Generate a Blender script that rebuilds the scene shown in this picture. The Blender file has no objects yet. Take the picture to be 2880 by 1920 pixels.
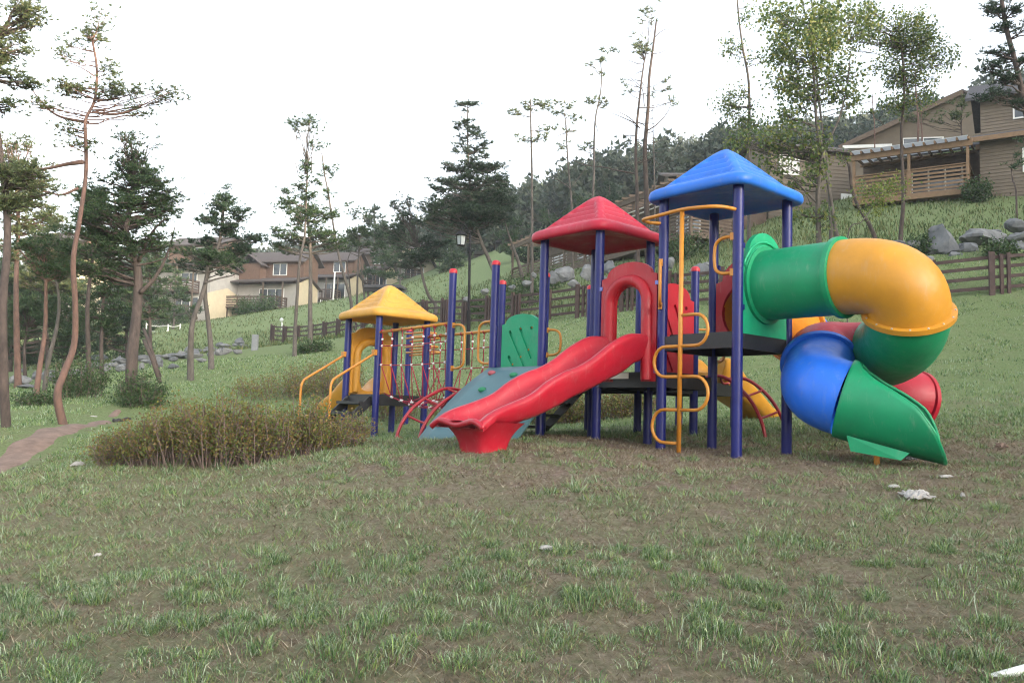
import bpy, math, random
import numpy as np
from mathutils import Vector, Matrix
from mathutils.geometry import tessellate_polygon
random.seed(11)
RG = np.random.default_rng(11)
SC = bpy.context.scene
COL = SC.collection

# ---------------------------------------------------------------- camera, sky, sun, exposure
IW, IH, FP = 2880.0, 1920.0, 2345.0
PITCH, ROLL = 0.0878, 0.0319
_cp, _sp, _cr, _sr = math.cos(PITCH), math.sin(PITCH), math.cos(ROLL), math.sin(ROLL)
_R0, _U0, FW = np.array([1., 0, 0]), np.array([0, -_sp, _cp]), np.array([0, _cp, _sp])
RI, UP = _R0*_cr+_U0*_sr, -_R0*_sr+_U0*_cr
cd = bpy.data.cameras.new('camera')
cam = bpy.data.objects.new('camera', cd)
COL.objects.link(cam)
cam.matrix_world = Matrix(((RI[0], UP[0], -FW[0], 0), (RI[1], UP[1], -FW[1], 0), (RI[2], UP[2], -FW[2], 0), (0, 0, 0, 1)))
cd.sensor_width = 36.0
cd.lens = 36.0*FP/IW
cd.clip_start, cd.clip_end = 0.05, 2000
cd.dof.use_dof = False
SC.camera = cam

SUN_AZ = math.atan2(0.80, -0.60)          # direction towards the sun, clockwise from +Y
SUN_EL = math.radians(11)
w = bpy.data.worlds.new("World")
SC.world = w
w.use_nodes = True
nt = w.node_tree
nt.nodes.clear()
sky = nt.nodes.new('ShaderNodeTexSky')
sky.sky_type = 'NISHITA'
sky.sun_disc = False
sky.sun_elevation = SUN_EL
sky.sun_rotation = SUN_AZ
sky.air_density = 1.0
sky.dust_density = 3.5
sky.ozone_density = 1.0
bg = nt.nodes.new('ShaderNodeBackground')
bg.inputs['Strength'].default_value = 0.15
wo = nt.nodes.new('ShaderNodeOutputWorld')
hs = nt.nodes.new('ShaderNodeHueSaturation')     # thin overcast: paler than a clear sky
hs.inputs['Saturation'].default_value = 0.42
nt.links.new(sky.outputs[0], hs.inputs['Color'])
nt.links.new(hs.outputs[0], bg.inputs[0])
nt.links.new(bg.outputs[0], wo.inputs[0])

sd = bpy.data.lights.new('sun', 'SUN')
sd.energy = 1.5
sd.angle = math.radians(0.6)
sd.color = (1.0, 0.80, 0.55)
so = bpy.data.objects.new('sun', sd)
COL.objects.link(so)
sdir = Vector((math.sin(SUN_AZ)*math.cos(SUN_EL), math.cos(SUN_AZ)*math.cos(SUN_EL), math.sin(SUN_EL)))
so.rotation_euler = sdir.to_track_quat('Z', 'Y').to_euler()
so.location = (40, -30, 60)

vs = SC.view_settings
vs.view_transform = 'Standard'
vs.look = 'None'
vs.exposure = 2.55
vs.gamma = 1.0
vs.use_curve_mapping = False
SC.cycles.filter_width = 1.15
SC.cycles.max_bounces = 6
SC.cycles.transparent_max_bounces = 8
SC.cycles.caustics_reflective = SC.cycles.caustics_refractive = False


# ---------------------------------------------------------------- placing and terrain
def ray(px, py):
    return FW+RI*(px-IW/2)/FP-UP*(py-IH/2)/FP


def at(px, py, Y):
    """point seen at photo pixel (px, py), Y metres ahead"""
    r = ray(px, py)
    return r*(Y/r[1])


K = 2880/2352.0
S1, TH = 1.0755, 0.8431                      # module of the play structure and its heading
UU = np.array([math.cos(TH), -math.sin(TH), 0.])
VV = np.array([math.sin(TH), math.cos(TH), 0.])
ZZ = np.array([0., 0, 1.])
PB = np.array([2.578, 9.5, 0.])


def g(i, j, z=0.):
    return PB-S1*i*UU+S1*j*VV+np.array([0, 0, z])


_cpw = [(0, 0, -1.55), (-6, 0, -1.95), (7, 0, -1.3), (0, -8, -2.6), (0, 4, -1.04), (-4, 4, -1.45), (4, 4, -.92), (9, 4, -.7),
        (0, 7, -.67), (3, 7, -.60), (-3, 7, -1.0), (6, 7, -.48), (-7, 7, -1.5), (-.4, 8.6, -.44), (2, 8.7, -.45), (4.5, 8.4, -.42),
        (-40, 10, -4), (-60, 40, 0), (-90, 80, 6), (-14, 4, -2.6),
        (45, 8, 15), (62, -38, 23), (62, -10, 24.5), (62, 10, 39), (62, 34, 50), (95, 10, 47), (95, -12, 33), (95, -40, 30), (25, 5, 4.0), (16, 4, .6), (120, 80, 62), (30, -25, 2), (0, -40, -6), (-60, -30, -9)]  # includes the unseen ridge at right, heights shaped to block the low sun
_cpg = [(1, 0, -.36), (0, 0, -.38), (1, 1, -.39), (0, 1, -.37), (2, 0, -.30), (2, 1, -.35), (2, 2, -.18), (3, 2, -.2), (7, 0, -.5), (8, 1, -.47),
        (7, 1, -.34), (5, -1, -.42), (3, -1, -.34), (4, 1, -.3)]
_cpp = [(300, 1310, 10), (640, 1325, 9), (900, 1262, 10.5), (0, 1310, 12), (290, 1190, 17), (177, 1194, 16), (373, 1126, 19.5), (10, 1204, 14),
        (533, 1071, 26), (600, 1035, 28), (830, 1002, 32), (875, 967, 36), (230, 1028, 36), (0, 1085, 30), (40, 1040, 42),
        (770, 968, 56), (942, 955, 50), (1338, 914, 36), (1601, 896, 31), (2000, 862, 27), (2616, 845, 24.5), (2800, 826, 23.8), (3200, 800, 23.5), (1316, 1028, 24), (2700, 1225, 11.2),
        (1600, 1188, 17), (590, 900, 85), (760, 872, 88), (960, 855, 95), (1120, 815, 100), (400, 940, 62), (100, 960, 70),
        (1500, 790, 50), (1850, 705, 45), (2420, 590, 40), (2800, 545, 38), (3300, 480, 36), (2900, 715, 27), (2400, 730, 29), (1650, 830, 36), (2740, 745, 26),
        (1910, 480, 190), (1445, 645, 190), (1100, 755, 190), (520, 830, 200), (200, 870, 200), (2450, 440, 170), (2880, 380, 150), (3600, 150, 150), (-300, 900, 190), (1500, 720, 300), (300, 900, 300), (2600, 540, 300), (1400, 700, 100), (2000, 560, 100), (2600, 450, 90), (1750, 640, 70)]
_C = [list(p) for p in _cpw]+[[*g(i, j)[:2], z] for i, j, z in _cpg]+[list(at(*p)) for p in _cpp]
_C = np.array(_C, float)


def _phi(d2):
    return 0.5*d2*np.log(d2+1e-9)


_n = len(_C)
_D2 = ((_C[:, None, :2]-_C[None, :, :2])**2).sum(-1)
_A = np.zeros((_n+3, _n+3))
_A[:_n, :_n] = _phi(_D2)+np.eye(_n)*0.05
_A[:_n, _n] = 1
_A[:_n, _n+1:] = _C[:, :2]
_A[_n:, :_n] = _A[:_n, _n:].T
_wt = np.linalg.solve(_A, np.concatenate([_C[:, 2], np.zeros(3)]))


def hmap(x, y):
    x, y = np.asarray(x, float).ravel(), np.asarray(y, float).ravel()
    out = np.empty(len(x))
    for a in range(0, len(x), 20000):
        xa, ya = x[a:a+20000], y[a:a+20000]
        d2 = (xa[:, None]-_C[None, :, 0])**2+(ya[:, None]-_C[None, :, 1])**2
        out[a:a+20000] = _phi(d2)@_wt[:_n]+_wt[_n]+xa*_wt[_n+1]+ya*_wt[_n+2]
    near = np.clip((40-y)/30, 0, 1)
    out += near*0.035*np.sin(x*2.3+1.1*np.sin(y*1.7))*np.sin(y*2.9+.8*np.sin(x*1.3))
    return out


def hz(x, y):
    return float(hmap([x], [y])[0])


def snoise(x, y, sc, seed=0):
    """smooth value noise in 0..1"""
    x, y = np.asarray(x)/sc, np.asarray(y)/sc
    xi, yi = np.floor(x).astype(np.int64), np.floor(y).astype(np.int64)
    fx, fy = x-xi, y-yi
    fx, fy = fx*fx*(3-2*fx), fy*fy*(3-2*fy)

    def hsh(a, b):
        n = (a*374761393+b*668265263+seed*1442695041) & 0xffffffff
        n = ((n ^ (n >> 13))*1274126177) & 0xffffffff
        return ((n ^ (n >> 16)) & 0xffff)/65535.0
    return (hsh(xi, yi)*(1-fx)+hsh(xi+1, yi)*fx)*(1-fy)+(hsh(xi, yi+1)*(1-fx)+hsh(xi+1, yi+1)*fx)*fy


# ---------------------------------------------------------------- materials
def mat(name, col, rough=.6, col2=None, scale=8., bump=0., bscale=40., spec=.5, metal=0., transl=0., island=None, stretch=None, coat=0., patch=None):
    m = bpy.data.materials.new(name)
    m.use_nodes = True
    N, L = m.node_tree.nodes, m.node_tree.links
    b = N['Principled BSDF']
    b.inputs['Roughness'].default_value = rough
    b.inputs['Metallic'].default_value = metal
    b.inputs['Specular IOR Level'].default_value = spec
    if coat:
        b.inputs['Coat Weight'].default_value = coat
        b.inputs['Coat Roughness'].default_value = .15
    tc = N.new('ShaderNodeTexCoord')
    src = tc.outputs['Object']
    if stretch:
        mp = N.new('ShaderNodeMapping')
        mp.inputs['Scale'].default_value = stretch
        L.new(src, mp.inputs[0])
        src = mp.outputs[0]
    out = None
    if island:
        ge = N.new('ShaderNodeNewGeometry')
        rp = N.new('ShaderNodeValToRGB')
        el = rp.color_ramp.elements
        while len(el) < len(island):
            el.new(.5)
        for k, c in enumerate(island):
            el[k].position = k/(len(island)-1)
            el[k].color = (*c, 1)
        L.new(ge.outputs['Random Per Island'], rp.inputs[0])
        out = rp.outputs[0]
    elif col2:
        no = N.new('ShaderNodeTexNoise')
        no.inputs['Scale'].default_value = scale
        no.inputs['Detail'].default_value = 6
        no.inputs['Roughness'].default_value = .65
        L.new(src, no.inputs['Vector'])
        rp = N.new('ShaderNodeValToRGB')
        rp.color_ramp.elements[0].position = .32
        rp.color_ramp.elements[1].position = .68
        rp.color_ramp.elements[0].color = (*col, 1)
        rp.color_ramp.elements[1].color = (*col2, 1)
        L.new(no.outputs[0], rp.inputs[0])
        out = rp.outputs[0]
    if patch:
        pn = N.new('ShaderNodeTexNoise')
        pn.inputs['Scale'].default_value = patch
        pn.inputs['Detail'].default_value = 3
        pn.inputs['Roughness'].default_value = .7
        L.new(src, pn.inputs['Vector'])
        pr = N.new('ShaderNodeValToRGB')
        pe = pr.color_ramp.elements
        pe.new(.5)
        for e_, (p_, c_) in zip(pe, ((.34, (.50, .60, .45)), (.5, (.95, 1., .9)), (.66, (1.30, 1.12, 1.15)))):
            e_.position = p_
            e_.color = (*c_, 1)
        pm = N.new('ShaderNodeMix')
        pm.data_type = 'RGBA'
        pm.blend_type = 'MULTIPLY'
        pm.inputs[0].default_value = 1
        L.new(out, pm.inputs[6])
        L.new(pr.outputs[0], pm.inputs[7])
        out = pm.outputs[2]
    if out:
        L.new(out, b.inputs['Base Color'])
    else:
        b.inputs['Base Color'].default_value = (*col, 1)
    if bump:
        nb = N.new('ShaderNodeTexNoise')
        nb.inputs['Scale'].default_value = bscale
        nb.inputs['Detail'].default_value = 5
        L.new(src, nb.inputs['Vector'])
        bp = N.new('ShaderNodeBump')
        bp.inputs['Strength'].default_value = bump
        bp.inputs['Distance'].default_value = .02
        L.new(nb.outputs[0], bp.inputs['Height'])
        L.new(bp.outputs[0], b.inputs['Normal'])
    if transl:
        tr = N.new('ShaderNodeBsdfTranslucent')
        mx = N.new('ShaderNodeMixShader')
        mx.inputs[0].default_value = transl
        if out:
            L.new(out, tr.inputs[0])
        else:
            tr.inputs[0].default_value = (*col, 1)
        L.new(b.outputs[0], mx.inputs[1])
        L.new(tr.outputs[0], mx.inputs[2])
        L.new(mx.outputs[0], N['Material Output'].inputs[0])
    return m


def plastic(name, c, rough=.38, transl=0.):
    d = tuple(v*.78+.004 for v in c)
    m = mat(name, c, rough, col2=d, scale=2.4, bump=.05, bscale=90, spec=.45, transl=transl)
    N, L = m.node_tree.nodes, m.node_tree.links
    no = N.new('ShaderNodeTexNoise')
    no.inputs['Scale'].default_value = 7
    no.inputs['Detail'].default_value = 8
    no.inputs['Roughness'].default_value = .7
    mr = N.new('ShaderNodeMapRange')
    mr.inputs['From Min'].default_value, mr.inputs['From Max'].default_value = .3, .7
    mr.inputs['To Min'].default_value, mr.inputs['To Max'].default_value = rough-.08, rough+.20
    tc = [n for n in N if n.type == 'TEX_COORD'][0]
    L.new(tc.outputs['Object'], no.inputs['Vector'])
    L.new(no.outputs[0], mr.inputs['Value'])
    L.new(mr.outputs[0], N['Principled BSDF'].inputs['Roughness'])
    # dusty scuffs and run marks
    mp = N.new('ShaderNodeMapping')
    mp.inputs['Scale'].default_value = (1, 1, .22)
    sn = N.new('ShaderNodeTexNoise')
    sn.inputs['Scale'].default_value = 13
    sn.inputs['Detail'].default_value = 9
    sn.inputs['Roughness'].default_value = .72
    sr_ = N.new('ShaderNodeMapRange')
    sr_.inputs['From Min'].default_value, sr_.inputs['From Max'].default_value = .55, .78
    sr_.inputs['To Min'].default_value, sr_.inputs['To Max'].default_value = 0, .22
    L.new(tc.outputs['Object'], mp.inputs[0])
    L.new(mp.outputs[0], sn.inputs['Vector'])
    L.new(sn.outputs[0], sr_.inputs['Value'])
    b = N['Principled BSDF']
    old = b.inputs['Base Color'].links[0].from_socket
    mx = N.new('ShaderNodeMix')
    mx.data_type = 'RGBA'
    L.new(sr_.outputs[0], mx.inputs[0])
    L.new(old, mx.inputs[6])
    mx.inputs[7].default_value = (.42, .39, .35, 1)
    L.new(mx.outputs[2], b.inputs['Base Color'])
    return m


M = {}
M['red'] = plastic('red_plastic', (.42, .007, .024))
M['red_panel'] = plastic('red_panel_plastic', (.42, .006, .018), .40)
M['blue'] = plastic('blue_plastic', (.018, .17, .80))
M['roofblue'] = plastic('blue_roof_plastic', (.022, .19, .78), .40, .08)
M['yellow'] = plastic('yellow_plastic', (.60, .275, .022))
M['roofyellow'] = plastic('yellow_roof_plastic', (.76, .39, .055), .40, .14)
M['roofred'] = plastic('red_roof_plastic', (.56, .016, .05), .40, .14)
M['orange'] = plastic('orange_plastic', (.72, .26, .015))
M['green'] = plastic('green_plastic', (.004, .29, .125))
M['green_panel'] = plastic('green_panel_plastic', (.006, .38, .18), .45)
M['post'] = mat('navy_painted_steel', (.010, .015, .145), .36, col2=(.008, .012, .115), scale=5, spec=.4)
M['rail'] = mat('orange_painted_steel', (.56, .235, .028), .38, col2=(.48, .185, .02), scale=9)
M['redsteel'] = mat('red_painted_steel', (.34, .010, .02), .35, col2=(.27, .008, .016), scale=9)
M['cap'] = plastic('red_cap_plastic', (.55, .015, .03))
M['deck'] = mat('black_deck_coating', (.013, .014, .016), .5, col2=(.02, .02, .023), scale=14, bump=.15, bscale=150)
M['teal'] = mat('teal_climbing_board', (.045, .125, .145), .5, col2=(.06, .15, .17), scale=3, bump=.05, bscale=200)
M['rope'] = mat('red_rope', (.36, .018, .05), .75, bump=.5, bscale=300)
M['knot'] = mat('pale_rope_connector', (.72, .66, .66), .4)
M['hold'] = mat('pink_climbing_hold', (.42, .10, .12), .6, col2=(.33, .07, .09), scale=30)
M['holdg'] = mat('green_climbing_hold', (.02, .22, .10), .6)
M['bracket'] = mat('violet_steel_bracket', (.14, .15, .42), .35, metal=.3)
M['bolt'] = mat('zinc_bolt', (.55, .55, .58), .35, metal=.8)
M['galv'] = mat('galvanised_plate', (.62, .58, .52), .45, metal=.2)
M['soil'] = mat('soil_path', (.235, .16, .125), .95, col2=(.13, .088, .068), scale=5, bump=.7, bscale=25)
M['bark'] = mat('pine_bark', (.105, .078, .066), .9, col2=(.042, .032, .029), scale=9, bump=.9, bscale=22, stretch=(1, 1, .35))
M['redbark'] = mat('red_pine_bark', (.19, .105, .08), .85, col2=(.085, .055, .045), scale=7, bump=.8, bscale=20, stretch=(1, 1, .4))
M['greybark'] = mat('grey_bark', (.14, .12, .105), .9, col2=(.062, .054, .048), scale=8, bump=.8, bscale=20, stretch=(1, 1, .4))
M['needle'] = mat('pine_needles', (.04, .08, .03), .55, island=[(.02, .05, .022), (.036, .078, .03), (.054, .098, .037), (.088, .125, .044)], transl=.38)
M['needle_pale'] = mat('pale_pine_needles', (.08, .12, .05), .55, island=[(.07, .105, .05), (.10, .14, .06), (.14, .17, .075), (.19, .195, .08)], transl=.45)  # lightened copy: bright backlight put into the needle colour
M['needle_dark'] = mat('dark_pine_needles', (.03, .06, .03), .55, island=[(.012, .035, .019), (.02, .05, .026), (.033, .066, .031), (.052, .084, .036)], transl=.28)
M['leaf'] = mat('broad_leaves', (.09, .14, .04), .5, island=[(.055, .105, .035), (.085, .14, .04), (.13, .175, .045), (.22, .22, .045)], transl=.45)
M['leafy'] = mat('yellow_green_leaves', (.15, .2, .05), .5, island=[(.09, .15, .035), (.15, .20, .04), (.24, .25, .05)], transl=.45)
M['shrubleaf'] = mat('rusty_shrub_leaves', (.15, .12, .05), .6, island=[(.09, .13, .035), (.13, .175, .042), (.18, .205, .05), (.23, .20, .05), (.25, .15, .055), (.15, .10, .05)], transl=.45)
M['bushleaf'] = mat('dark_green_bush_leaves', (.05, .1, .03), .5, island=[(.025, .06, .02), (.045, .09, .025), (.07, .12, .03)], transl=.3)
M['twig'] = mat('shrub_twigs', (.20, .145, .125), .9, col2=(.105, .072, .062), scale=12)
M['hillleaf'] = mat('hill_forest_leaves', (.06, .085, .05), .8, island=[(.03, .05, .036), (.042, .066, .042), (.055, .078, .046), (.068, .088, .05), (.088, .098, .058)], transl=.15)
M['fence'] = mat('brown_stained_wood', (.085, .052, .045), .8, col2=(.05, .030, .028), scale=5, bump=.4, bscale=30, stretch=(1, 1, 1))
M['rock'] = mat('grey_rock', (.185, .195, .205), .9, col2=(.08, .085, .095), scale=2.2, bump=.9, bscale=9)
M['rockw'] = mat('pale_rock', (.245, .25, .25), .9, col2=(.10, .105, .115), scale=2.6, bump=.9, bscale=9)
M['siding'] = mat('tan_siding', (.185, .15, .11), .8, col2=(.15, .12, .09), scale=2, bump=.1, bscale=60)
M['trimwood'] = mat('tan_timber', (.25, .155, .085), .7, col2=(.18, .11, .06), scale=6, bump=.2, bscale=40)
M['darkwood'] = mat('weathered_dark_wood', (.115, .078, .058), .85, col2=(.065, .045, .036), scale=6, bump=.3, bscale=30)
M['oldwood'] = mat('weathered_brown_wood', (.15, .112, .08), .85, col2=(.10, .072, .053), scale=6, bump=.3, bscale=30)
M['shingle'] = mat('dark_shingle_roof', (.085, .082, .09), .9, col2=(.05, .05, .055), scale=10, bump=.6, bscale=25)
M['brshingle'] = mat('brown_shingle_roof', (.11, .092, .085), .9, col2=(.07, .058, .054), scale=10, bump=.6, bscale=25)
M['brick'] = mat('rust_shingle_wall', (.19, .115, .08), .9, col2=(.12, .075, .052), scale=9, bump=.4, bscale=20)
M['cream'] = mat('cream_stucco', (.62, .53, .37), .9, col2=(.52, .44, .31), scale=1.5, bump=.2, bscale=60)
M['grey'] = mat('grey_stucco', (.42, .40, .37), .9, col2=(.34, .325, .30), scale=1.5)
M['white'] = mat('white_paint', (.78, .77, .74), .5)
M['glass'] = mat('window_glass', (.035, .045, .055), .06, spec=.9)
M['poly'] = mat('white_roof_panel', (.72, .74, .76), .35, transl=.55)
M['dark'] = mat('painted_shade', (.02, .018, .017), .9)  # near-black colour standing in for shade under roof and floor
M['lampmetal'] = mat('dark_lamp_metal', (.016, .016, .018), .8, spec=.2)
M['lampglass'] = mat('frosted_lamp_glass', (.72, .74, .74), .3, transl=.3)
M['lampglass2'] = mat('clouded_lantern_glass', (.34, .37, .38), .25, spec=.7)
M['litter'] = mat('white_litter', (.52, .50, .48), .8, col2=(.33, .31, .29), scale=14, transl=.2)
M['black'] = mat('black_plastic_hose', (.02, .018, .018), .6)
M['concrete'] = mat('grey_concrete', (.25, .26, .28), .9, col2=(.19, .2, .21), scale=5)
M['rugrass'] = mat('rough_hillside_grass', (.1, .14, .05), .7, island=[(.05, .085, .028), (.085, .125, .04), (.13, .15, .055), (.20, .19, .09)], transl=.3, patch=.8)
M['grass'] = mat('lawn_grass', (.1, .16, .05), .42, island=[(.04, .085, .03), (.075, .15, .05), (.125, .215, .08), (.19, .28, .13), (.46, .50, .41), (.24, .35, .085), (.30, .27, .15)], transl=.3, patch=3.2)
M['dry'] = mat('dry_thatch', (.2, .15, .09), .8, island=[(.06, .036, .026), (.17, .11, .08), (.30, .215, .165), (.18, .155, .08), (.50, .43, .36)], transl=.2, patch=4.5)


def ground_mat():
    m = bpy.data.materials.new('lawn_ground')
    m.use_nodes = True
    N, L = m.node_tree.nodes, m.node_tree.links
    b = N['Principled BSDF']
    b.inputs['Roughness'].default_value = .95
    b.inputs['Specular IOR Level'].default_value = .15
    tc = N.new('ShaderNodeTexCoord')

    def noise(sc, det=6, ro=.6):
        n = N.new('ShaderNodeTexNoise')
        n.inputs['Scale'].default_value = sc
        n.inputs['Detail'].default_value = det
        n.inputs['Roughness'].default_value = ro
        L.new(tc.outputs['Object'], n.inputs['Vector'])
        return n.outputs[0]

    def ramp(src, stops):
        r = N.new('ShaderNodeValToRGB')
        el = r.color_ramp.elements
        while len(el) < len(stops):
            el.new(.5)
        for k, (p, c) in enumerate(stops):
            el[k].position = p
            el[k].color = (*c, 1)
        L.new(src, r.inputs[0])
        return r.outputs[0]
    soil = ramp(noise(16, 10, .8), [(.3, (.055, .04, .033)), (.43, (.17, .124, .10)), (.56, (.30, .228, .188)), (.72, (.46, .385, .325))])
    turf = ramp(noise(24, 10, .82), [(.28, (.035, .05, .02)), (.43, (.13, .18, .07)), (.56, (.21, .27, .12)), (.74, (.34, .33, .21))])
    at_ = N.new('ShaderNodeAttribute')
    at_.attribute_name = 'turf'
    ad = N.new('ShaderNodeMath')
    ad.operation = 'MULTIPLY_ADD'
    L.new(noise(3.2, 7, .7), ad.inputs[0])
    ad.inputs[1].default_value = 1.5
    ad.inputs[2].default_value = -.75
    sm = N.new('ShaderNodeMath')
    sm.operation = 'ADD'
    sm.use_clamp = True
    L.new(at_.outputs['Fac'], sm.inputs[0])
    L.new(ad.outputs[0], sm.inputs[1])
    mx = N.new('ShaderNodeMix')
    mx.data_type = 'RGBA'
    L.new(sm.outputs[0], mx.inputs[0])
    L.new(soil, mx.inputs[6])
    L.new(turf, mx.inputs[7])
    L.new(mx.outputs[2], b.inputs['Base Color'])
    bp = N.new('ShaderNodeBump')
    bp.inputs['Strength'].default_value = .9
    bp.inputs['Distance'].default_value = .06
    L.new(noise(26, 10, .85), bp.inputs['Height'])
    L.new(bp.outputs[0], b.inputs['Normal'])
    return m


M['ground'] = ground_mat()


# ---------------------------------------------------------------- mesh building
class MB:
    def __init__(s):
        s.v, s.f = [], []

    def add(s, V, F):
        o = len(s.v)
        s.v.extend([tuple(map(float, p)) for p in V])
        s.f.extend([tuple(o+i for i in f) for f in F])
        return s

    def box(s, c, size, ax=None):
        ax = ax or (np.array([1., 0, 0]), np.array([0, 1., 0]), ZZ)
        c = np.array(c, float)
        V = [c+ax[0]*size[0]*.5*a+ax[1]*size[1]*.5*b+ax[2]*size[2]*.5*d for a in (-1, 1) for b in (-1, 1) for d in (-1, 1)]
        return s.add(V, [(0, 1, 3, 2), (4, 6, 7, 5), (0, 4, 5, 1), (2, 3, 7, 6), (0, 2, 6, 4), (1, 5, 7, 3)])

    def bar(s, a, b, wd, ht, up=ZZ):
        a, b = np.array(a, float), np.array(b, float)
        d = b-a
        L = np.linalg.norm(d)
        d = d/L
        side = np.cross(d, up)
        side = side/np.linalg.norm(side)
        u2 = np.cross(side, d)
        return s.box((a+b)/2, (L, wd, ht), (d, side, u2))

    def tube(s, P, r, n=8, closed=False, caps=True):
        P = [np.array(p, float) for p in P]
        m = len(P)
        rr = r if hasattr(r, '__len__') else [r]*m
        T = []
        for i in range(m):
            a, b = (P[i-1], P[(i+1) % m]) if closed else (P[max(i-1, 0)], P[min(i+1, m-1)])
            t = b-a
            T.append(t/(np.linalg.norm(t)+1e-12))
        ref = ZZ if abs(T[0][2]) < .9 else np.array([1., 0, 0])
        nx = np.cross(T[0], ref)
        nx = nx/np.linalg.norm(nx)
        V = []
        for i in range(m):
            nx = nx-T[i]*(nx@T[i])
            nx = nx/(np.linalg.norm(nx)+1e-12)
            ny = np.cross(T[i], nx)
            for k in range(n):
                a = 2*math.pi*k/n
                V.append(P[i]+rr[i]*(math.cos(a)*nx+math.sin(a)*ny))
        F = []
        for i in range(m if closed else m-1):
            j = (i+1) % m
            for k in range(n):
                k2 = (k+1) % n
                F.append((i*n+k, i*n+k2, j*n+k2, j*n+k))
        if caps and not closed:
            F.append(tuple(range(n-1, -1, -1)))
            F.append(tuple((m-1)*n+k for k in range(n)))
        return s.add(V, F)

    def cyl(s, a, b, r, n=16, r2=None):
        return s.tube([a, b], [r, r if r2 is None else r2], n)

    def ball(s, c, r, n=8, sq=(1, 1, 1)):
        c = np.array(c, float)
        V, F = [], []
        m = max(3, n//2)
        for i in range(m+1):
            ph = math.pi*i/m
            for k in range(n):
                a = 2*math.pi*k/n
                V.append(c+r*np.array([sq[0]*math.sin(ph)*math.cos(a), sq[1]*math.sin(ph)*math.sin(a), sq[2]*math.cos(ph)]))
        for i in range(m):
            for k in range(n):
                F.append((i*n+k, (i+1)*n+k, (i+1)*n+(k+1) % n, i*n+(k+1) % n))
        return s.add(V, F)

    def slab(s, outer, holes, org, ax, ay, th):
        """flat board from a 2D outline with holes, extruded by th along ax x ay (centred)"""
        org = np.array(org, float)
        nz = np.cross(ax, ay)
        loops = [outer]+list(holes)
        flat = [p for l in loops for p in l]
        tris = tessellate_polygon([[Vector((p[0], p[1], 0)) for p in l] for l in loops])
        n = len(flat)
        V = [org+ax*p[0]+ay*p[1]+nz*th/2 for p in flat]+[org+ax*p[0]+ay*p[1]-nz*th/2 for p in flat]
        F = []
        for t in tris:
            a, b, c = [np.array(flat[i]) for i in t]
            cr = (b[0]-a[0])*(c[1]-a[1])-(b[1]-a[1])*(c[0]-a[0])
            t = t if cr > 0 else (t[0], t[2], t[1])
            F.append(tuple(t))
            F.append((t[2]+n, t[1]+n, t[0]+n))
        o = 0
        for li, l in enumerate(loops):
            m = len(l)
            area = sum(l[k][0]*l[(k+1) % m][1]-l[(k+1) % m][0]*l[k][1] for k in range(m))
            for k in range(m):
                a, b = o+k, o+(k+1) % m
                q = (a, a+n, b+n, b)
                if (area > 0) != (li == 0):
                    q = q[::-1]
                F.append(q)
            o += m
        return s.add(V, F)

    def grid(s, G, closed_u=False):
        """G: array rows x cols x 3"""
        r, c = len(G), len(G[0])
        V = [p for row in G for p in row]
        F = []
        for i in range(r-1):
            for k in range(c if closed_u else c-1):
                k2 = (k+1) % c
                F.append((i*c+k, i*c+k2, (i+1)*c+k2, (i+1)*c+k))
        return s.add(V, F)


ORG = {}


def raw_mesh(name, V, F, m, smooth=False, flip=False):
    me = bpy.data.meshes.new(name)
    me.from_pydata([tuple(p) for p in V], [], F)
    me.update()
    if m is not None:
        me.materials.append(m)
    if smooth:
        me.shade_smooth()
    return me


def thing(name, label, cat, loc=(0, 0, 0), group=None, kind=None):
    o = bpy.data.objects.new(name, None)
    o.empty_display_size = .1
    COL.objects.link(o)
    o.location = tuple(map(float, loc))
    ORG[o.name] = np.array(loc, float)
    o['label'] = label
    o['category'] = cat
    if group:
        o['group'] = group
    if kind:
        o['kind'] = kind
    return o


def part(name, mb, m, parent=None, smooth=False, label=None, bevel=0., auto=None):
    org = ORG[parent.name] if parent is not None else np.zeros(3)
    V = np.array(mb.v, float)-org
    me = raw_mesh(name, V, mb.f, M[m] if isinstance(m, str) else m, smooth)
    if auto is not None:
        me.shade_smooth()
        me.set_sharp_from_angle(angle=math.radians(auto))
    o = bpy.data.objects.new(name, me)
    COL.objects.link(o)
    if parent is not None:
        o.parent = parent
        ORG[o.name] = org
    else:
        ORG[o.name] = np.zeros(3)
    if label:
        o['label'] = label
    if bevel:
        bv = o.modifiers.new('bevel', 'BEVEL')
        bv.width = bevel
        bv.segments = 2
        bv.limit_method = 'ANGLE'
    return o


def solo(name, mb, m, label, cat, smooth=False, group=None, kind=None, bevel=0., auto=None):
    """a thing that is one mesh, its origin at its lowest middle"""
    V = np.array(mb.v, float)
    c = np.array([V[:, 0].mean(), V[:, 1].mean(), V[:, 2].min()])
    me = raw_mesh(name, V-c, mb.f, M[m] if isinstance(m, str) else m, smooth)
    if auto is not None:
        me.shade_smooth()
        me.set_sharp_from_angle(angle=math.radians(auto))
    o = bpy.data.objects.new(name, me)
    o.location = tuple(c)
    COL.objects.link(o)
    ORG[o.name] = c
    if label:
        o['label'] = label
    if cat:
        o['category'] = cat
    if group:
        o['group'] = group
    if kind:
        o['kind'] = kind
    if bevel:
        bv = o.modifiers.new('bevel', 'BEVEL')
        bv.width = bevel
        bv.segments = 2
    return o


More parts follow.
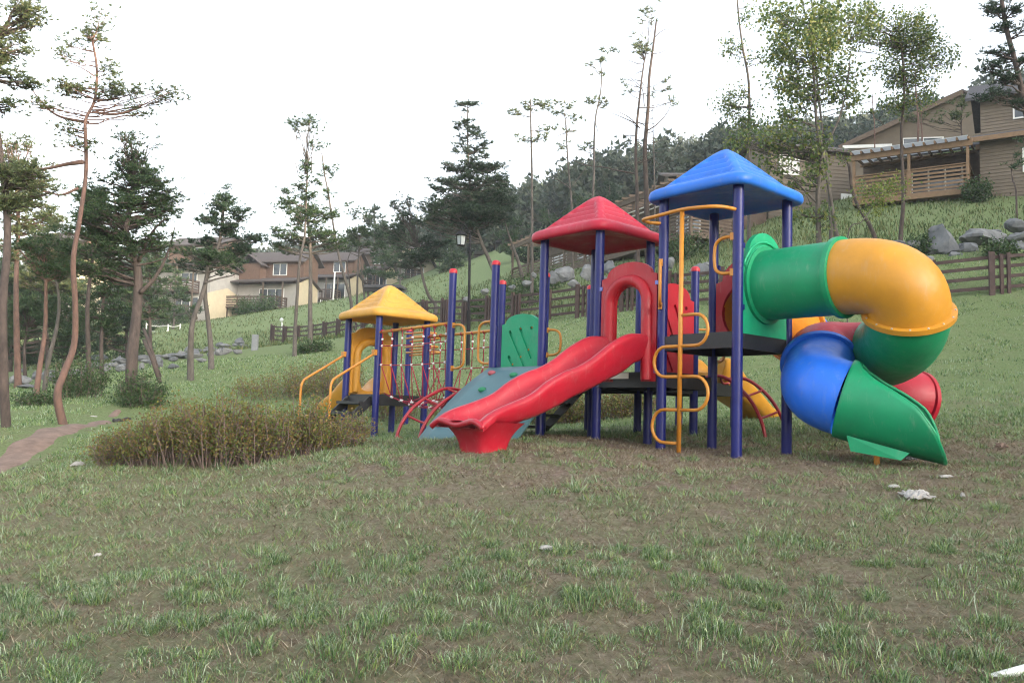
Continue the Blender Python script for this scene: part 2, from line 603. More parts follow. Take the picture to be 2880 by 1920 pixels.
def np_mesh(name, V, tri, m, parent=None, kind=None, label=None, quads=None):
    """big mesh straight from numpy arrays (triangles)"""
    org = ORG[parent.name] if parent is not None else np.zeros(3)
    me = bpy.data.meshes.new(name)
    V = np.asarray(V, np.float32)-org.astype(np.float32)
    tri = np.asarray(tri, np.int32)
    me.vertices.add(len(V))
    me.vertices.foreach_set('co', V.ravel())
    me.loops.add(tri.size)
    me.loops.foreach_set('vertex_index', tri.ravel())
    me.polygons.add(len(tri))
    me.polygons.foreach_set('loop_start', np.arange(len(tri), dtype=np.int32)*tri.shape[1])
    me.update(calc_edges=True)
    me.materials.append(M[m] if isinstance(m, str) else m)
    o = bpy.data.objects.new(name, me)
    COL.objects.link(o)
    if parent is not None:
        o.parent = parent
        ORG[o.name] = org
    if kind:
        o['kind'] = kind
    if label:
        o['label'] = label
    return o


def smooth_path(P, n=6, closed=False):
    """Catmull-Rom through the points"""
    P = [np.array(p, float) for p in P]
    m = len(P)
    out = []
    for i in range(m if closed else m-1):
        p1, p2 = P[i], P[(i+1) % m]
        p0 = P[i-1] if (closed or i > 0) else 2*p1-p2
        p3 = P[(i+2) % m] if (closed or i+2 < m) else 2*p2-p1
        for k in range(n):
            t = k/n
            out.append(.5*((2*p1)+(p2-p0)*t+(2*p0-5*p1+4*p2-p3)*t*t+(3*p1-p0-3*p2+p3)*t**3))
    if not closed:
        out.append(P[-1])
    return out


# ================================================================ SETTING: ground, path
def ss(a, b, x):
    t = np.clip((np.asarray(x, float)-a)/(b-a), 0, 1)
    return t*t*(3-2*t)


def turf_at(x, y):
    x, y = np.asarray(x, float), np.asarray(y, float)
    t = .60-.16*ss(-4, 2, x)+0*x
    t = np.where(y > 9, t+.30*ss(9, 14, y), t)
    # worn earth round the play structure
    a = (x-.2)*UU[0]+(y-12)*UU[1]
    b = (x-.2)*VV[0]+(y-12)*VV[1]
    worn = 1-ss(.75, 1.35, np.hypot(a/6.0, (b-.2)/2.6))
    worn = np.maximum(worn, 1-ss(.6, 1.2, np.hypot((x-5.2)/2.6, (y-9.7)/1.3)))
    worn = np.maximum(worn, .75*(1-ss(.5, 1.2, np.hypot((x-.6)/3.2, (y-8.3)/1.3))))
    t = t-.25*worn
    # bare earth right under the decks, doubling as their dark contact shade
    under = ss(.2, -.15, np.abs(a+.0)-3.1)*ss(.25, -.2, np.abs(b-.1)-.75) if False else (1-ss(-.2, .3, np.maximum(np.abs(a-.35)-2.6, np.abs(b-.25)-.75)))
    t = t-.5*under*(y < 15)
    t = np.where(y > 15, t+.25, t)
    return np.clip(t, 0, 1)


def axis(vals):
    out = []
    for a, b, d in vals:
        out += list(np.arange(a, b, d))
    return np.array(out+[vals[-1][1]], float)


gx = axis([(-150, -60, 10), (-60, -24, 3), (-24, -9, 1.0), (-9, 9, .3), (9, 30, 1.0), (30, 60, 3), (60, 150.1, 10)])
gy = axis([(-40, -8, 4), (-8, 3, 1.0), (3, 16, .3), (16, 45, 1.0), (45, 110, 3), (110, 320.1, 10)])
GX, GY = np.meshgrid(gx, gy)
GZ = hmap(GX, GY).reshape(GX.shape)
tb = MB()
tb.grid(np.stack([GX, GY, GZ], -1))
ground = part('ground', tb, 'ground', smooth=True)
ground['kind'] = 'structure'
ta = ground.data.attributes.new('turf', 'FLOAT', 'POINT')
ta.data.foreach_set('value', (turf_at(GX.ravel(), GY.ravel())*np.where(GY.ravel() < 9, .8, 1.)).astype(np.float32))

# trodden dirt path at the left
_pp = smooth_path([at(-140, 1372, 10.6), at(0, 1312, 12), at(150, 1250, 14.2), at(285, 1195, 17), at(330, 1168, 18.3)], 10)
_rows = []
for k, p in enumerate(_pp):
    t = _pp[min(k+1, len(_pp)-1)]-_pp[max(k-1, 0)]
    n = np.array([-t[1], t[0], 0])/np.hypot(t[0], t[1])
    wd = .27*(1-.75*(k/(len(_pp)-1))**3)*(1+.16*math.sin(k*1.3))
    row = []
    for q in np.linspace(-1, 1, 7):
        x, y = (p+n*q*wd)[:2]
        row.append((x, y, hz(x, y)+.028-.03*abs(q)**3))
    _rows.append(row)
path = part('path', MB().grid(_rows), 'soil', smooth=True)
path['kind'] = 'structure'


# ================================================================ GRASS (stuff)
def blades(x, y, ht, wd, lean, seg=True, ld=None):
    n = len(x)
    z = hmap(x, y)
    az = RG.uniform(0, 2*np.pi, n)
    ld = RG.uniform(0, 2*np.pi, n) if ld is None else ld
    base = np.stack([x, y, z-.01], 1)
    side = np.stack([np.cos(az), np.sin(az), np.zeros(n)], 1)*wd[:, None]*.5
    ldir = np.stack([np.cos(ld), np.sin(ld), np.zeros(n)], 1)
    tip = base+ldir*(ht*lean)[:, None]+np.stack([0*x, 0*x, ht*np.sqrt(np.clip(1-lean**2, .05, 1))], 1)
    if not seg:
        V = np.stack([base-side, base+side, tip], 1).reshape(-1, 3)
        return V, np.arange(3*n).reshape(-1, 3)
    mid = base+ldir*(ht*lean*.32)[:, None]+np.stack([0*x, 0*x, ht*.60], 1)
    V = np.stack([base-side, base+side, mid-side*.75, mid+side*.75, tip], 1).reshape(-1, 3)
    o = (np.arange(n)*5)[:, None]
    T = np.concatenate([o+np.array([0, 1, 2]), o+np.array([1, 3, 2]), o+np.array([2, 3, 4])], 1).reshape(-1, 3)
    return V, T


def view_points(n, y0, y1, power=1.0, spread=.68):
    """random points in the wedge of ground in front of the camera"""
    y = y0+(y1-y0)*RG.uniform(0, 1, n)**power
    x = RG.uniform(-spread, spread, n)*(y+1.2)
    return x, y


def on_path(x, y):
    P = np.array(_pp)
    d = np.full(len(x), 9.)
    for p in P[::2]:
        d = np.minimum(d, np.hypot(x-p[0], y-p[1]))
    return d < .5


# tufts of the lawn in front: clumps on a jittered diagonal grid
def tuft_field():
    a = np.arange(-14, 14, .214)
    b = np.arange(-4, 16, .214)
    A, B = np.meshgrid(a, b)
    A, B = A.ravel()+RG.normal(0, .055, A.size), B.ravel()+RG.normal(0, .055, A.size)
    x, y = A*math.cos(.6)+B*math.sin(.6), -A*math.sin(.6)+B*math.cos(.6)+5
    ok = (y > 2.2) & (y < 13.5) & (np.abs(x) < .68*(y+1.2))
    x, y = x[ok], y[ok]
    d = turf_at(x, y)+.36*(snoise(x, y, 1.1, 3)-.5)+.35*(snoise(x, y, .45, 5)-.5)
    keep = d > RG.uniform(.0, .46, len(x))
    keep &= ~on_path(x, y)
    return x[keep], y[keep], d[keep]


tx, ty, td = tuft_field()
per = RG.integers(110, 270, len(tx))
rad = RG.uniform(.06, .15, len(tx))
rep = np.repeat(np.arange(len(tx)), per)
rr_, an_ = rad[rep]*np.sqrt(RG.uniform(0, 1, len(rep))), RG.uniform(0, 6.283, len(rep))
bx, by = tx[rep]+rr_*np.cos(an_), ty[rep]+rr_*np.sin(an_)
hh = RG.uniform(.035, .105, len(rep))*(.5+.75*RG.uniform(0, 1, len(tx))[rep])*(1.2-.65*rr_/rad[rep])
tall = RG.uniform(0, 1, len(rep)) < .012
hh = np.where(tall, hh*2.1, hh)
ww = RG.uniform(.0034, .0072, len(rep))*np.clip(by/6, .8, 1.8)
lean_ = np.clip(RG.uniform(.25, .95, len(rep))+.3*rr_/rad[rep], 0, .98)
ldir_ = an_+RG.normal(0, 1.1, len(rep))
nr_ = by < 5.6
V1a, T1a = blades(bx[nr_], by[nr_], hh[nr_], ww[nr_], lean_[nr_], True, ldir_[nr_])
fr_ = ~nr_ & (RG.uniform(0, 1, len(rep)) < .62)
V1b, T1b = blades(bx[fr_], by[fr_], hh[fr_], ww[fr_]*1.35, lean_[fr_], False, ldir_[fr_])
V1, T1 = np.concatenate([V1a, V1b]), np.concatenate([T1a, T1b+len(V1a)])
# low ground cover everywhere in front
x, y = view_points(230000, 2.3, 14, 1.05)
d = turf_at(x, y)+.6*(snoise(x, y, .6, 9)-.5)+.4*(snoise(x, y, .22, 12)-.5)
k = (d > np.where(y < 9.5, .56, .3)) & ~on_path(x, y)
x, y = x[k], y[k]
V2, T2 = blades(x, y, RG.uniform(.018, .055, len(x)), RG.uniform(.004, .0075, len(x))*np.clip(y/6, .8, 2), RG.uniform(.4, .97, len(x)), False)
# lawn behind: soft clumps
x, y = view_points(17000, 12.0, 33, 1.0)
k = (turf_at(x, y)+.6*(snoise(x, y, 1.3, 21)-.5) > .42) & ~on_path(x, y)
cx, cy = x[k], y[k]
nb_ = RG.integers(8, 20, len(cx))
rep = np.repeat(np.arange(len(cx)), nb_)
rd, an_ = (RG.uniform(.06, .24, len(cx))[rep])*np.sqrt(RG.uniform(0, 1, len(rep))), RG.uniform(0, 6.283, len(rep))
x, y = cx[rep]+rd*np.cos(an_), cy[rep]+rd*np.sin(an_)
sc_ = (.5+.8*RG.uniform(0, 1, len(cx)))[rep]
V3, T3 = blades(x, y, RG.uniform(.035, .095, len(x))*sc_, RG.uniform(.012, .024, len(x))*np.clip(y/18, .8, 1.8), RG.uniform(.2, .9, len(x)), False)
VV_ = np.concatenate([V1, V2, V3])
TT_ = np.concatenate([T1, T2+len(V1), T3+len(V1)+len(V2)])
print('tufts', len(tx), 'grass tris', len(TT_))
np_mesh('grass', VV_, TT_, 'grass', kind='stuff', label='short tufted lawn grass on the slope')
# withered thatch between the tufts
x, y = view_points(230000, 2.3, 13, 1.05)
d = .95-turf_at(x, y)*.3+.5*(snoise(x, y, .8, 31)-.5)
k = (d > RG.uniform(.1, .8, len(x))) & ~on_path(x, y)
x, y = x[k], y[k]
V, T = blades(x, y, RG.uniform(.03, .09, len(x)), RG.uniform(.0045, .0095, len(x))*np.clip(y/6, .8, 2), RG.uniform(.7, .985, len(x)), False)
np_mesh('dry_grass', V, T, 'dry', kind='stuff', label='withered thatch between the lawn tufts')
# rough grass and weeds on the banks beyond the fence
x, y = view_points(52000, 24, 62, 1.0, .72)
fy = 23.9+np.clip(8.5-x, 0, 60)*.62
k = (y > fy+4.2)
x, y = x[k], y[k]
V, T = blades(x, y, RG.uniform(.10, .36, len(x))*(.4+snoise(x, y, 2.5, 41)), RG.uniform(.03, .06, len(x)), RG.uniform(.15, .8, len(x)))
x, y = view_points(26000, 38, 86, 1.0, .70)
k = (x < -4)
x, y = x[k], y[k]
Vb, Tb = blades(x, y, RG.uniform(.10, .34, len(x))*(.4+snoise(x, y, 3.5, 43)), RG.uniform(.07, .13, len(x)), RG.uniform(.15, .8, len(x)), False)
np_mesh('bank_grass', np.concatenate([V, Vb]), np.concatenate([T, Tb+len(V)]), 'rugrass', kind='stuff', label='tall rough grass on the banks beyond the fence')


# ================================================================ PLAY STRUCTURE
PS = thing('play_structure', 'large colourful playground climbing frame with slides, tubes, towers and roofs on the lawn', 'playground', g(3, .5, -.35))


def post(i, j, top, cap=False, r=.062):
    p = g(i, j)
    b = hz(p[0], p[1])-.08
    o = part('post', MB().cyl((p[0], p[1], b), (p[0], p[1], top), r, 20), 'post', PS, auto=40)
    if cap:
        part('cap', MB().tube([(p[0], p[1], top-.012), (p[0], p[1], top+.03), (p[0], p[1], top+.055), (p[0], p[1], top+.065)], [r+.006, r+.006, r*.85, r*.45], 20), 'cap', o, auto=50)
    return o


for i, j in ((0, 0), (1, 0), (0, 1), (1, 1)):
    post(i, j, 2.78)
for i, j in ((2, 0), (3, 0), (2, 1), (3, 1)):
    post(i, j, 2.56)
for i, j in ((7, 0), (8, 0), (7, 1), (8, 1)):
    post(i, j, 1.76)
for i, j, t in ((4, 0, 2.30), (5, 0, 2.29), (5, 1, 2.24), (4, 1, 2.26), (4, 2, 2.19), (2, 2, 2.27), (3, 2, 2.2), (2, 3, 1.7), (3, 3, 1.7), (9, 2, 1.76)):
    post(i, j, t, True)


# ---- pyramid roofs with rolled rim and ribbed faces
def roof(i, j, z0, m, label):
    c = g(i+.5, j+.5)
    half, rise = .715, .70
    na = 124
    ang = np.linspace(0, 2*np.pi, na, endpoint=False)
    ca, sa = np.cos(ang), np.sin(ang)
    p = 9.0
    rad = (np.abs(ca)**p+np.abs(sa)**p)**(-1/p)
    rows = []
    rho = np.concatenate([np.linspace(0.004, .90, 64), np.linspace(.915, 1.0, 9)])
    for q in rho:
        X, Y = q*half*rad*ca, q*half*rad*sa
        mx, mn = np.maximum(abs(X), abs(Y)), np.minimum(abs(X), abs(Y))
        zz = rise*(1-math.sqrt(q*q+.012))
        z = np.full(na, zz+.02)
        hip = (mx-mn)
        msk = ss(.075, .10, hip)
        ph = (q-.22)/(.84-.22)*4.6
        wv = 0.
        if 0 < ph < 4.6:
            f = (ph+.4) % 1
            wv = .12+.88*(1-math.sqrt(max(0., 1-(2*f-1)**2)))**.8
            wv *= float(ss(0, .15, ph)*(1-ss(4.45, 4.6, ph)))
        z = z-.115*msk*wv
        # flare of the rim
        z += .055*ss(.80, 1.0, q)
        rows.append(np.stack([X, Y, z], 1))
    base = rows[-1].copy()
    for dq, dz in ((.014, -.02), (.022, -.05), (.020, -.085), (.006, -.112), (-.02, -.122), (-.07, -.118), (-.12, -.09)):
        r2 = base.copy()
        L = np.hypot(r2[:, 0], r2[:, 1])
        r2[:, 0] *= 1+dq/L
        r2[:, 1] *= 1+dq/L
        r2[:, 2] = base[:, 2]+dz
        rows.append(r2)
    for q in (.8, .5, .2, .004):
        r2 = base.copy()
        r2[:, 0] *= q
        r2[:, 1] *= q
        r2[:, 2] = base[:, 2]-.09+.10*(1-q)
        rows.append(r2)
    G = np.array(rows)
    zlow = G[:, :, 2].min()
    W = c+G[:, :, 0:1]*UU+G[:, :, 1:2]*VV+(G[:, :, 2:3]-zlow+z0-.04)*ZZ
    return part('roof', MB().grid(W, True), m, PS, smooth=True, label=label)


roof(0, 0, 2.76, 'roofblue', 'blue pyramid roof with ribbed faces')
roof(2, 0, 2.54, 'roofred', 'red pyramid roof with ribbed faces')
roof(7, 0, 1.75, 'roofyellow', 'yellow pyramid roof with ribbed faces')


# ---- decks
def deck(i, j, z, ni=1, nj=1):
    c = g(i+ni/2, j+nj/2, z)
    d = part('deck', MB().box(c-ZZ*.03, (S1*ni-.13, S1*nj-.13, .06), (UU, VV, ZZ)), 'deck', PS)
    for a, n in ((0, nj), (1, nj)):
        q = g(i+a*ni, j+nj/2, z)
        part('deck_beam', MB().box(q-ZZ*.115, (.05, S1*nj-.11, .17), (UU, VV, ZZ)), 'deck', d)
        q = g(i+ni/2, j+a*nj, z)
        part('deck_beam', MB().box(q-ZZ*.115, (S1*ni-.11, .05, .17), (UU, VV, ZZ)), 'deck', d)
    return d


deck(0, 0, 1.05)
deck(1, 0, .60)
deck(2, 0, .60)
deck(3, 0, .60)
deck(4, 0, .34)
deck(7, 0, .30)
deck(2, 1, .60)
deck(2, 2, .60)
deck(3, 1, .60)


# ---- panels
def edge_frame(i0, j0, i1, j1, z):
    a, b = g(i0, j0, z), g(i1, j1, z)
    ax = (b-a)/np.linalg.norm(b-a)
    return (a+b)/2, ax


def arch_top(w, h, hs, n=18):
    """outline: straight sides to height hs, shoulders, then a round top reaching h"""
    pts = [(-w/2, 0), (w/2, 0), (w/2, hs)]
    sh = w*.10
    R = w/2-sh
    for k in range(n+1):
        a = math.pi*k/n
        pts.append((R*math.cos(a), hs+.02+(h-hs-.02)*math.sin(a)))
    pts.append((-w/2, hs))
    return pts


def capsule(x0, y0, x1, y1, r, n=6):
    a = math.atan2(y1-y0, x1-x0)
    P = []
    for k in range(n+1):
        t = a+math.pi/2+math.pi*k/n
        P.append((x0+r*math.cos(t), y0+r*math.sin(t)))
    for k in range(n+1):
        t = a-math.pi/2+math.pi*k/n
        P.append((x1+r*math.cos(t), y1+r*math.sin(t)))
    return P


def circle(x, y, r, n=28):
    return [(x+r*math.cos(2*math.pi*k/n), y+r*math.sin(2*math.pi*k/n)) for k in range(n)]


def arch_panel(i0, j0, i1, j1, z, w, h, hs, ow, oh, m, label, out, bracket=True):
    c, ax = edge_frame(i0, j0, i1, j1, z)
    op = []
    r = ow/2
    for k in range(15):
        a = math.pi-math.pi*k/14
        op.append((r*math.cos(a), oh-r*.95+r*.95*math.sin(a)))
    ol = arch_top(w, h, hs)
    # one outline: up round the outside, then back down the opening
    outl = [(-ow/2, 0), (-w/2, 0)][::-1]
    outer = [(w/2, 0)]+ol[2:]+[(-w/2, 0), (-ow/2, 0)]+op+[(ow/2, 0)]
    p = part('arch_panel', MB().slab(outer, [], c, ax, ZZ, .055), m, PS, label=label, bevel=.012, auto=35)
    # thick moulded surround
    mb = MB()
    rows = []
    path2 = [(-r-.02, .02)]+[(x*1.06, y+.01) for x, y in op]+[(r+.02, .02)]
    for k, (x, y) in enumerate(path2):
        a = path2[max(k-1, 0)]
        b = path2[min(k+1, len(path2)-1)]
        tx_, ty_ = b[0]-a[0], b[1]-a[1]
        L = math.hypot(tx_, ty_)
        nx_, ny_ = -ty_/L, tx_/L
        row = []
        for q in np.linspace(0, math.pi, 9):
            o_ = -.005+.075*(1-math.cos(q))
            dpt = .030+.075*math.sin(q)
            row.append(c+ax*(x+nx_*o_)+ZZ*(y+ny_*o_)+out*dpt)
        rows.append(row)
    mb.grid(rows)
    part('surround', mb, m, p, smooth=True)
    rows2 = []
    if bracket:
        for sx in (-1, 1):
            for zz in (.13, hs-.12):
                part('bracket', MB().box(c+ax*sx*(w/2+.015)+ZZ*zz+out*.03, (.075, .02, .05), (ax, out, ZZ)), 'bracket', p)
    return p


arch_panel(2, 0, 1, 0, .47, .93, 1.55, 1.36, .46, 1.23, 'red_panel', 'red arched entry panel above the red slide', -VV)
arch_panel(8, 1, 8, 0, .33, .93, 1.28, 1.14, .50, .93, 'yellow', 'yellow arched entry panel under the yellow roof', UU, False)


def slot_panel(i0, j0, i1, j1, z, w, h, hs, m, label, flip=1):
    c, ax = edge_frame(i0, j0, i1, j1, z)
    hol = [capsule(-.26*flip, .86*hs, .16*flip, .16*hs, .028), capsule(.0, .90*hs, .28*flip, .38*hs, .028), capsule(-.27*flip, .40*hs, -.06*flip, .10*hs, .028),
           circle(.27*flip, .90*hs, .032, 12)]
    nz = np.cross(ax, ZZ)
    dots = [circle(q[0], q[1], .034, 12) for q in ((-.26*flip, .86*hs), (0, .90*hs), (.27*flip, .90*hs), (-.27*flip, .40*hs), (.17*flip, .15*hs))]
    mb = MB().slab(arch_top(w, h, hs), dots, c, ax, ZZ, .03)
    for sg in (-1, 1):
        mb.slab(arch_top(w, h, hs), hol, c+nz*sg*.0275, ax, ZZ, .025)
    p = part('slot_panel', mb, m, PS, label=label)
    return p


slot_panel(5, 1, 4, 1, .60, .93, 1.08, .92, 'green_panel', 'green panel with slanting slots')
slot_panel(2, 1, 2, 2, .60, .93, 1.40, 1.18, 'red', 'red panel with slanting slots')


def tube_panel(i0, j0, i1, j1, z, w, h, hs, hole_z, hr, m, label, out):
    c, ax = edge_frame(i0, j0, i1, j1, z)
    p = part('tube_panel', MB().slab(arch_top(w, h, hs), [circle(0, hole_z-z, hr)], c, ax, ZZ, .06), m, PS, label=label, auto=35)
    for q in (1.0, 1.12):
        mb = MB()
        P = [c+ax*(hr*q*1.13*math.cos(a))+ZZ*(hole_z-z+hr*q*1.13*math.sin(a))+out*.04 for a in np.linspace(.35, math.pi-.35, 20)]
        mb.tube(P, .016, 6)
        part('moulded_rib', mb, m, p, smooth=True)
    for sx in (-1, 1):
        for zz in (.3, 1.02):
            part('bracket', MB().box(c+ax*sx*(w/2+.02)+ZZ*zz+out*.03, (.07, .03, .06), (ax, out, ZZ)), 'post', p)
    return p


TR = .415
tube_panel(0, 0, 0, 1, 1.02, .95, 1.24, .86, 1.63, TR-.01, 'green_panel', 'green panel round the mouth of the green tube', UU)
tube_panel(1, 1, 0, 1, 1.02, .95, 1.10, .80, 1.42, .38, 'red_panel', 'red panel round the mouth of the orange tube', VV)


# ---- tube slides
def hermite(p0, t0, p1, t1, n=14):
    p0, p1, t0, t1 = [np.array(q, float) for q in (p0, p1, t0, t1)]
    out = []
    for k in range(n+1):
        s = k/n
        out.append((2*s**3-3*s*s+1)*p0+(s**3-2*s*s+s)*t0+(-2*s**3+3*s*s)*p1+(s**3-s*s)*t1)
    return out


def unit(v_):
    v_ = np.array(v_, float)
    return v_/np.linalg.norm(v_)


BOLT = raw_mesh('bolt', *(lambda q_: (q_.v, q_.f))(MB().ball((0, 0, 0), .013, 6)), M['bolt'], True)


def flange(p, t, r, m, parent, bolts=0, wd=.05):
    t = unit(t)
    o = part('flange', MB().tube([p-t*.035, p-t*.028, p+t*.028, p+t*.035], [r, r+wd, r+wd, r], 40), m, parent, auto=40)
    if bolts:
        nx_ = unit(np.cross(t, ZZ+.01))
        ny_ = np.cross(t, nx_)
        for k in range(bolts):
            a = 2*math.pi*k/bolts
            q = p+(nx_*math.cos(a)+ny_*math.sin(a))*(r+wd*.55)
            bo = bpy.data.objects.new('bolt', BOLT)
            COL.objects.link(bo)
            bo.parent = parent
            bo.location = tuple(q-t*.03*(1 if t[2] < -.5 else -1)-ORG[PS.name])
    return o


def tube_slide(sections, label, r):
    """sections: (p0, t0, p1, t1, material); tubes end to end with flanges"""
    root = part('tube_slide', MB().tube(hermite(*sections[0][:4]), r, 40, caps=False), sections[0][4], PS, smooth=True, label=label)
    for k, (p0, t0, p1, t1, m) in enumerate(sections):
        if k:
            part('tube_section', MB().tube(hermite(p0, t0, p1, t1, 18), r, 40, caps=False), m, root, smooth=True)
    return root


def chute(P, r0, r1, phis, m, parent, name='exit_chute'):
    rows = []
    n = len(P)
    lf, rt = [], []
    for k, p in enumerate(P):
        s = k/(n-1)
        t = unit(P[min(k+1, n-1)]-P[max(k-1, 0)])
        side = unit(np.cross(t, ZZ))
        up = np.cross(side, t)
        r = r0+(r1-r0)*s
        ph = math.radians(np.interp(s, [q[0] for q in phis], [q[1] for q in phis]))
        row = [p+r*(math.sin(a)*side-math.cos(a)*up) for a in np.linspace(-ph, ph, 33)]
        rows.append(row)
        lf.append(row[0])
        rt.append(row[-1])
    o = part(name, MB().grid(rows), m, parent, smooth=True)
    sm = o.modifiers.new('thickness', 'SOLIDIFY')
    sm.thickness = .022
    mb = MB()
    mb.tube(lf[2:]+rt[2:][::-1], .018, 8)
    part('rim', mb, m, parent, smooth=True)
    return o


T0 = g(0, .5, 1.63)
Q0 = T0+UU*.98
Q1 = at(2555, 880, 8.80)
Q2 = at(2434, 1000, 10.15)
Q3 = at(2306, 1024, 10.05)
Q4 = at(2374, 1120, 9.15)
d0, d1, d2, d3, d4 = UU, unit((.22, .52, -.82)), unit((-.92, .38, -.10)), unit((-.22, -.76, -.60)), unit((.86, -.42, -.28))
ts = tube_slide([(T0, UU*.9, Q0, UU*.9, 'green'), (Q0, d0*1.25, Q1, d1*1.15, 'yellow'), (Q1, d1*.95, Q2, d2*.95, 'green'),
                 (Q2, d2*1.0, Q3, d3*1.0, 'red'), (Q3, d3*1.05, Q4, d4*1.25, 'blue')], 'closed spiral tube slide in green, yellow, red and blue', TR)
flange(T0+UU*.04, UU, TR, 'green', ts)
flange(Q0, d0, TR, 'green', ts, 0, .04)
flange(Q1, d1, TR, 'yellow', ts, 16)
flange(Q3, d3, TR, 'blue', ts, 16, .045)
tip = at(2686, 1300, 8.6)
chp = hermite(Q4, d4*.9, tip+ZZ*.42, unit((.86, -.35, -.20))*.9, 22)
chute(chp, TR+.004, .44, [(0, 180), (.06, 172), (.14, 146), (.3, 128), (.5, 114), (.7, 97), (.85, 70), (.95, 38), (1, 8)], 'green', ts)
_q = [at(2381, 1224, 8.82), at(2392, 1268, 8.80), at(2534, 1294, 8.52), at(2558, 1274, 8.50)]
_nq = np.cross(unit(_q[3]-_q[0]), ZZ)*.035
part('foot_plate', MB().add([p for p in _q]+[p-_nq for p in _q], [(0, 1, 2, 3), (7, 6, 5, 4), (0, 4, 5, 1), (1, 5, 6, 2), (2, 6, 7, 3), (3, 7, 4, 0)]), 'green', ts)
part('support_leg', MB().cyl(at(2466, 1245, 8.9), at(2466, 1310, 8.9), .03), 'rail', ts)

E0 = g(.5, 1, 1.38)
E1 = E0+VV*1.15-ZZ*.12
E2 = at(2330, 1040, 11.55)
E3 = at(2572, 1128, 11.0)
e1, e2, e3 = unit((.74, .66, -.12)), unit((.75, .1, -.62)), unit((.93, .32, -.15))
ts2 = tube_slide([(E0, VV*1.1, E1, e1*1.0, 'orange'), (E1, e1*.8, E2, e2*.9, 'blue'), (E2, e2*.9, E3, e3*1.0, 'red')], 'second tube slide, orange, blue and red, behind the first', .39)
flange(E1, e1, .39, 'orange', ts2, 14)
flange(E3, e3, .39, 'red', ts2, 0, .02)
part('support_leg', MB().cyl(E3-ZZ*.35-e3*.3, E3-ZZ*.85-e3*.3, .03), 'rail', ts2)


# ---- open wave slides
def wave_slide(base, dr, lat, prof, width, m, label, foot=None, th=.26):
    """prof: (t, rim height, underside height)"""
    ts_ = np.array([p[0] for p in prof])
    tt = np.linspace(ts_[0], ts_[-1], 44)

    def smooth_interp(x, ys):
        P = smooth_path([np.array([a, b, 0.]) for a, b in zip(ts_, ys)], 12)
        return np.interp(x, [p[0] for p in P], [p[1] for p in P])
    rim = smooth_interp(tt, [p[1] for p in prof])
    und = smooth_interp(tt, [p[2] for p in prof])
    rows = []
    w2 = width/2
    for k, t in enumerate(tt):
        fl = 1+.16*ss(.8, 1.0, k/43)
        rz, uz = rim[k], und[k]
        fz = rz-(.23-.15*ss(.82, 1.0, k/43))
        fz = max(fz, uz+.03)
        sec = [(-w2-.05, rz-.045), (-w2-.04, rz-.012), (-w2-.01, rz+.006), (-w2+.03, rz+.004), (-w2+.058, rz-.022), (-w2+.075, rz-.07), (-w2+.115, fz+.04), (-w2+.18, fz+.006), (0, fz-.004),
               (w2-.18, fz+.006), (w2-.115, fz+.04), (w2-.075, rz-.07), (w2-.058, rz-.022), (w2-.03, rz+.004), (w2+.01, rz+.006), (w2+.04, rz-.012), (w2+.05, rz-.045), (w2+.045, rz-.10),
               (w2-.0, uz+.06), (w2-.06, uz+.005), (0, uz-.01), (-w2+.06, uz+.005), (-w2+.0, uz+.06), (-w2-.045, rz-.10)]
        rows.append([base+dr*t+lat*(a*fl)+ZZ*z for a, z in sec])
    mb = MB().grid(rows, True)
    n = len(rows[0])
    # close both ends
    o = len(mb.v)-n
    mb.f.append(tuple(range(n)))
    mb.f.append(tuple(o+k for k in range(n-1, -1, -1)))
    p = part('slide', mb, m, PS, smooth=True, label=label)
    p.data.set_sharp_from_angle(angle=math.radians(65))
    if foot:
        e_ = smooth_path([rows[-1][q_] for q_ in (0, 3, 6, 8, 10, 13, 16)], 5)
        part('lip', MB().tube([q-ZZ*.016 for q in e_], .033, 10), m, p, smooth=True)
        t0, t1, ztop, zbot, wt, wb = foot
        rws = []
        for q in np.linspace(0, 1, 9):
            e = (1-q)**2.2
            hw = (wb+(wt-wb)*e)/2
            ta_, tb_ = t0+.16*(1-e), t1-.20*(1-e)
            tc_, ht_ = (ta_+tb_)/2, (tb_-ta_)/2
            z_ = ztop+(zbot-ztop)*q
            row = []
            for k in range(28):
                a = 2*math.pi*k/28
                ca_, sa_ = math.cos(a), math.sin(a)
                rr_q = (abs(ca_)**6+abs(sa_)**6)**(-1/6)
                row.append(base+dr*(tc_+ht_*rr_q*ca_)+lat*hw*rr_q*sa_+ZZ*z_)
            rws.append(row)
        part('slide_foot', MB().grid(rws, True), m, p, smooth=True)
    return p


rs = wave_slide(g(1.5, 0)-VV*.0, -VV, UU, [(0.02, 1.05, .74), (.22, 1.05, .68), (.43, 1.02, .56), (.73, .88, .44), (1.05, .68, .31), (1.3, .565, .22), (1.45, .52, .15), (1.75, .385, .03), (2.0, .23, -.05), (2.3, .12, -.12), (2.5, .055, -.14), (2.65, -.01, -.13), (2.76, -.085, -.135)],
                .66, 'red', 'long red plastic wave slide', (2.02, 2.785, -.085, -.42, .735, .42))
part('mounting_plate', MB().box(g(1.62, 0, .545)-VV*.06, (.36, .02, .075), (UU, VV, ZZ)), 'galv', rs)
wave_slide(g(8, .5), -UU, VV, [(.0, .60, .28), (.25, .66, .26), (.5, .58, .16), (.9, .33, -.02), (1.3, .16, -.16), (1.7, -.08, -.34), (2.15, -.20, -.42)], .6, 'yellow', 'short yellow slide leaving the yellow-roofed tower')
wave_slide(g(2.5, 3), VV, UU, [(.0, 1.02, .70), (.3, 1.0, .55), (.7, .72, .36), (1.1, .50, .22), (1.5, .27, .02), (1.9, .16, -.06), (2.25, -.02, -.2)], .62, 'yellow', 'yellow wave slide at the back of the middle deck')


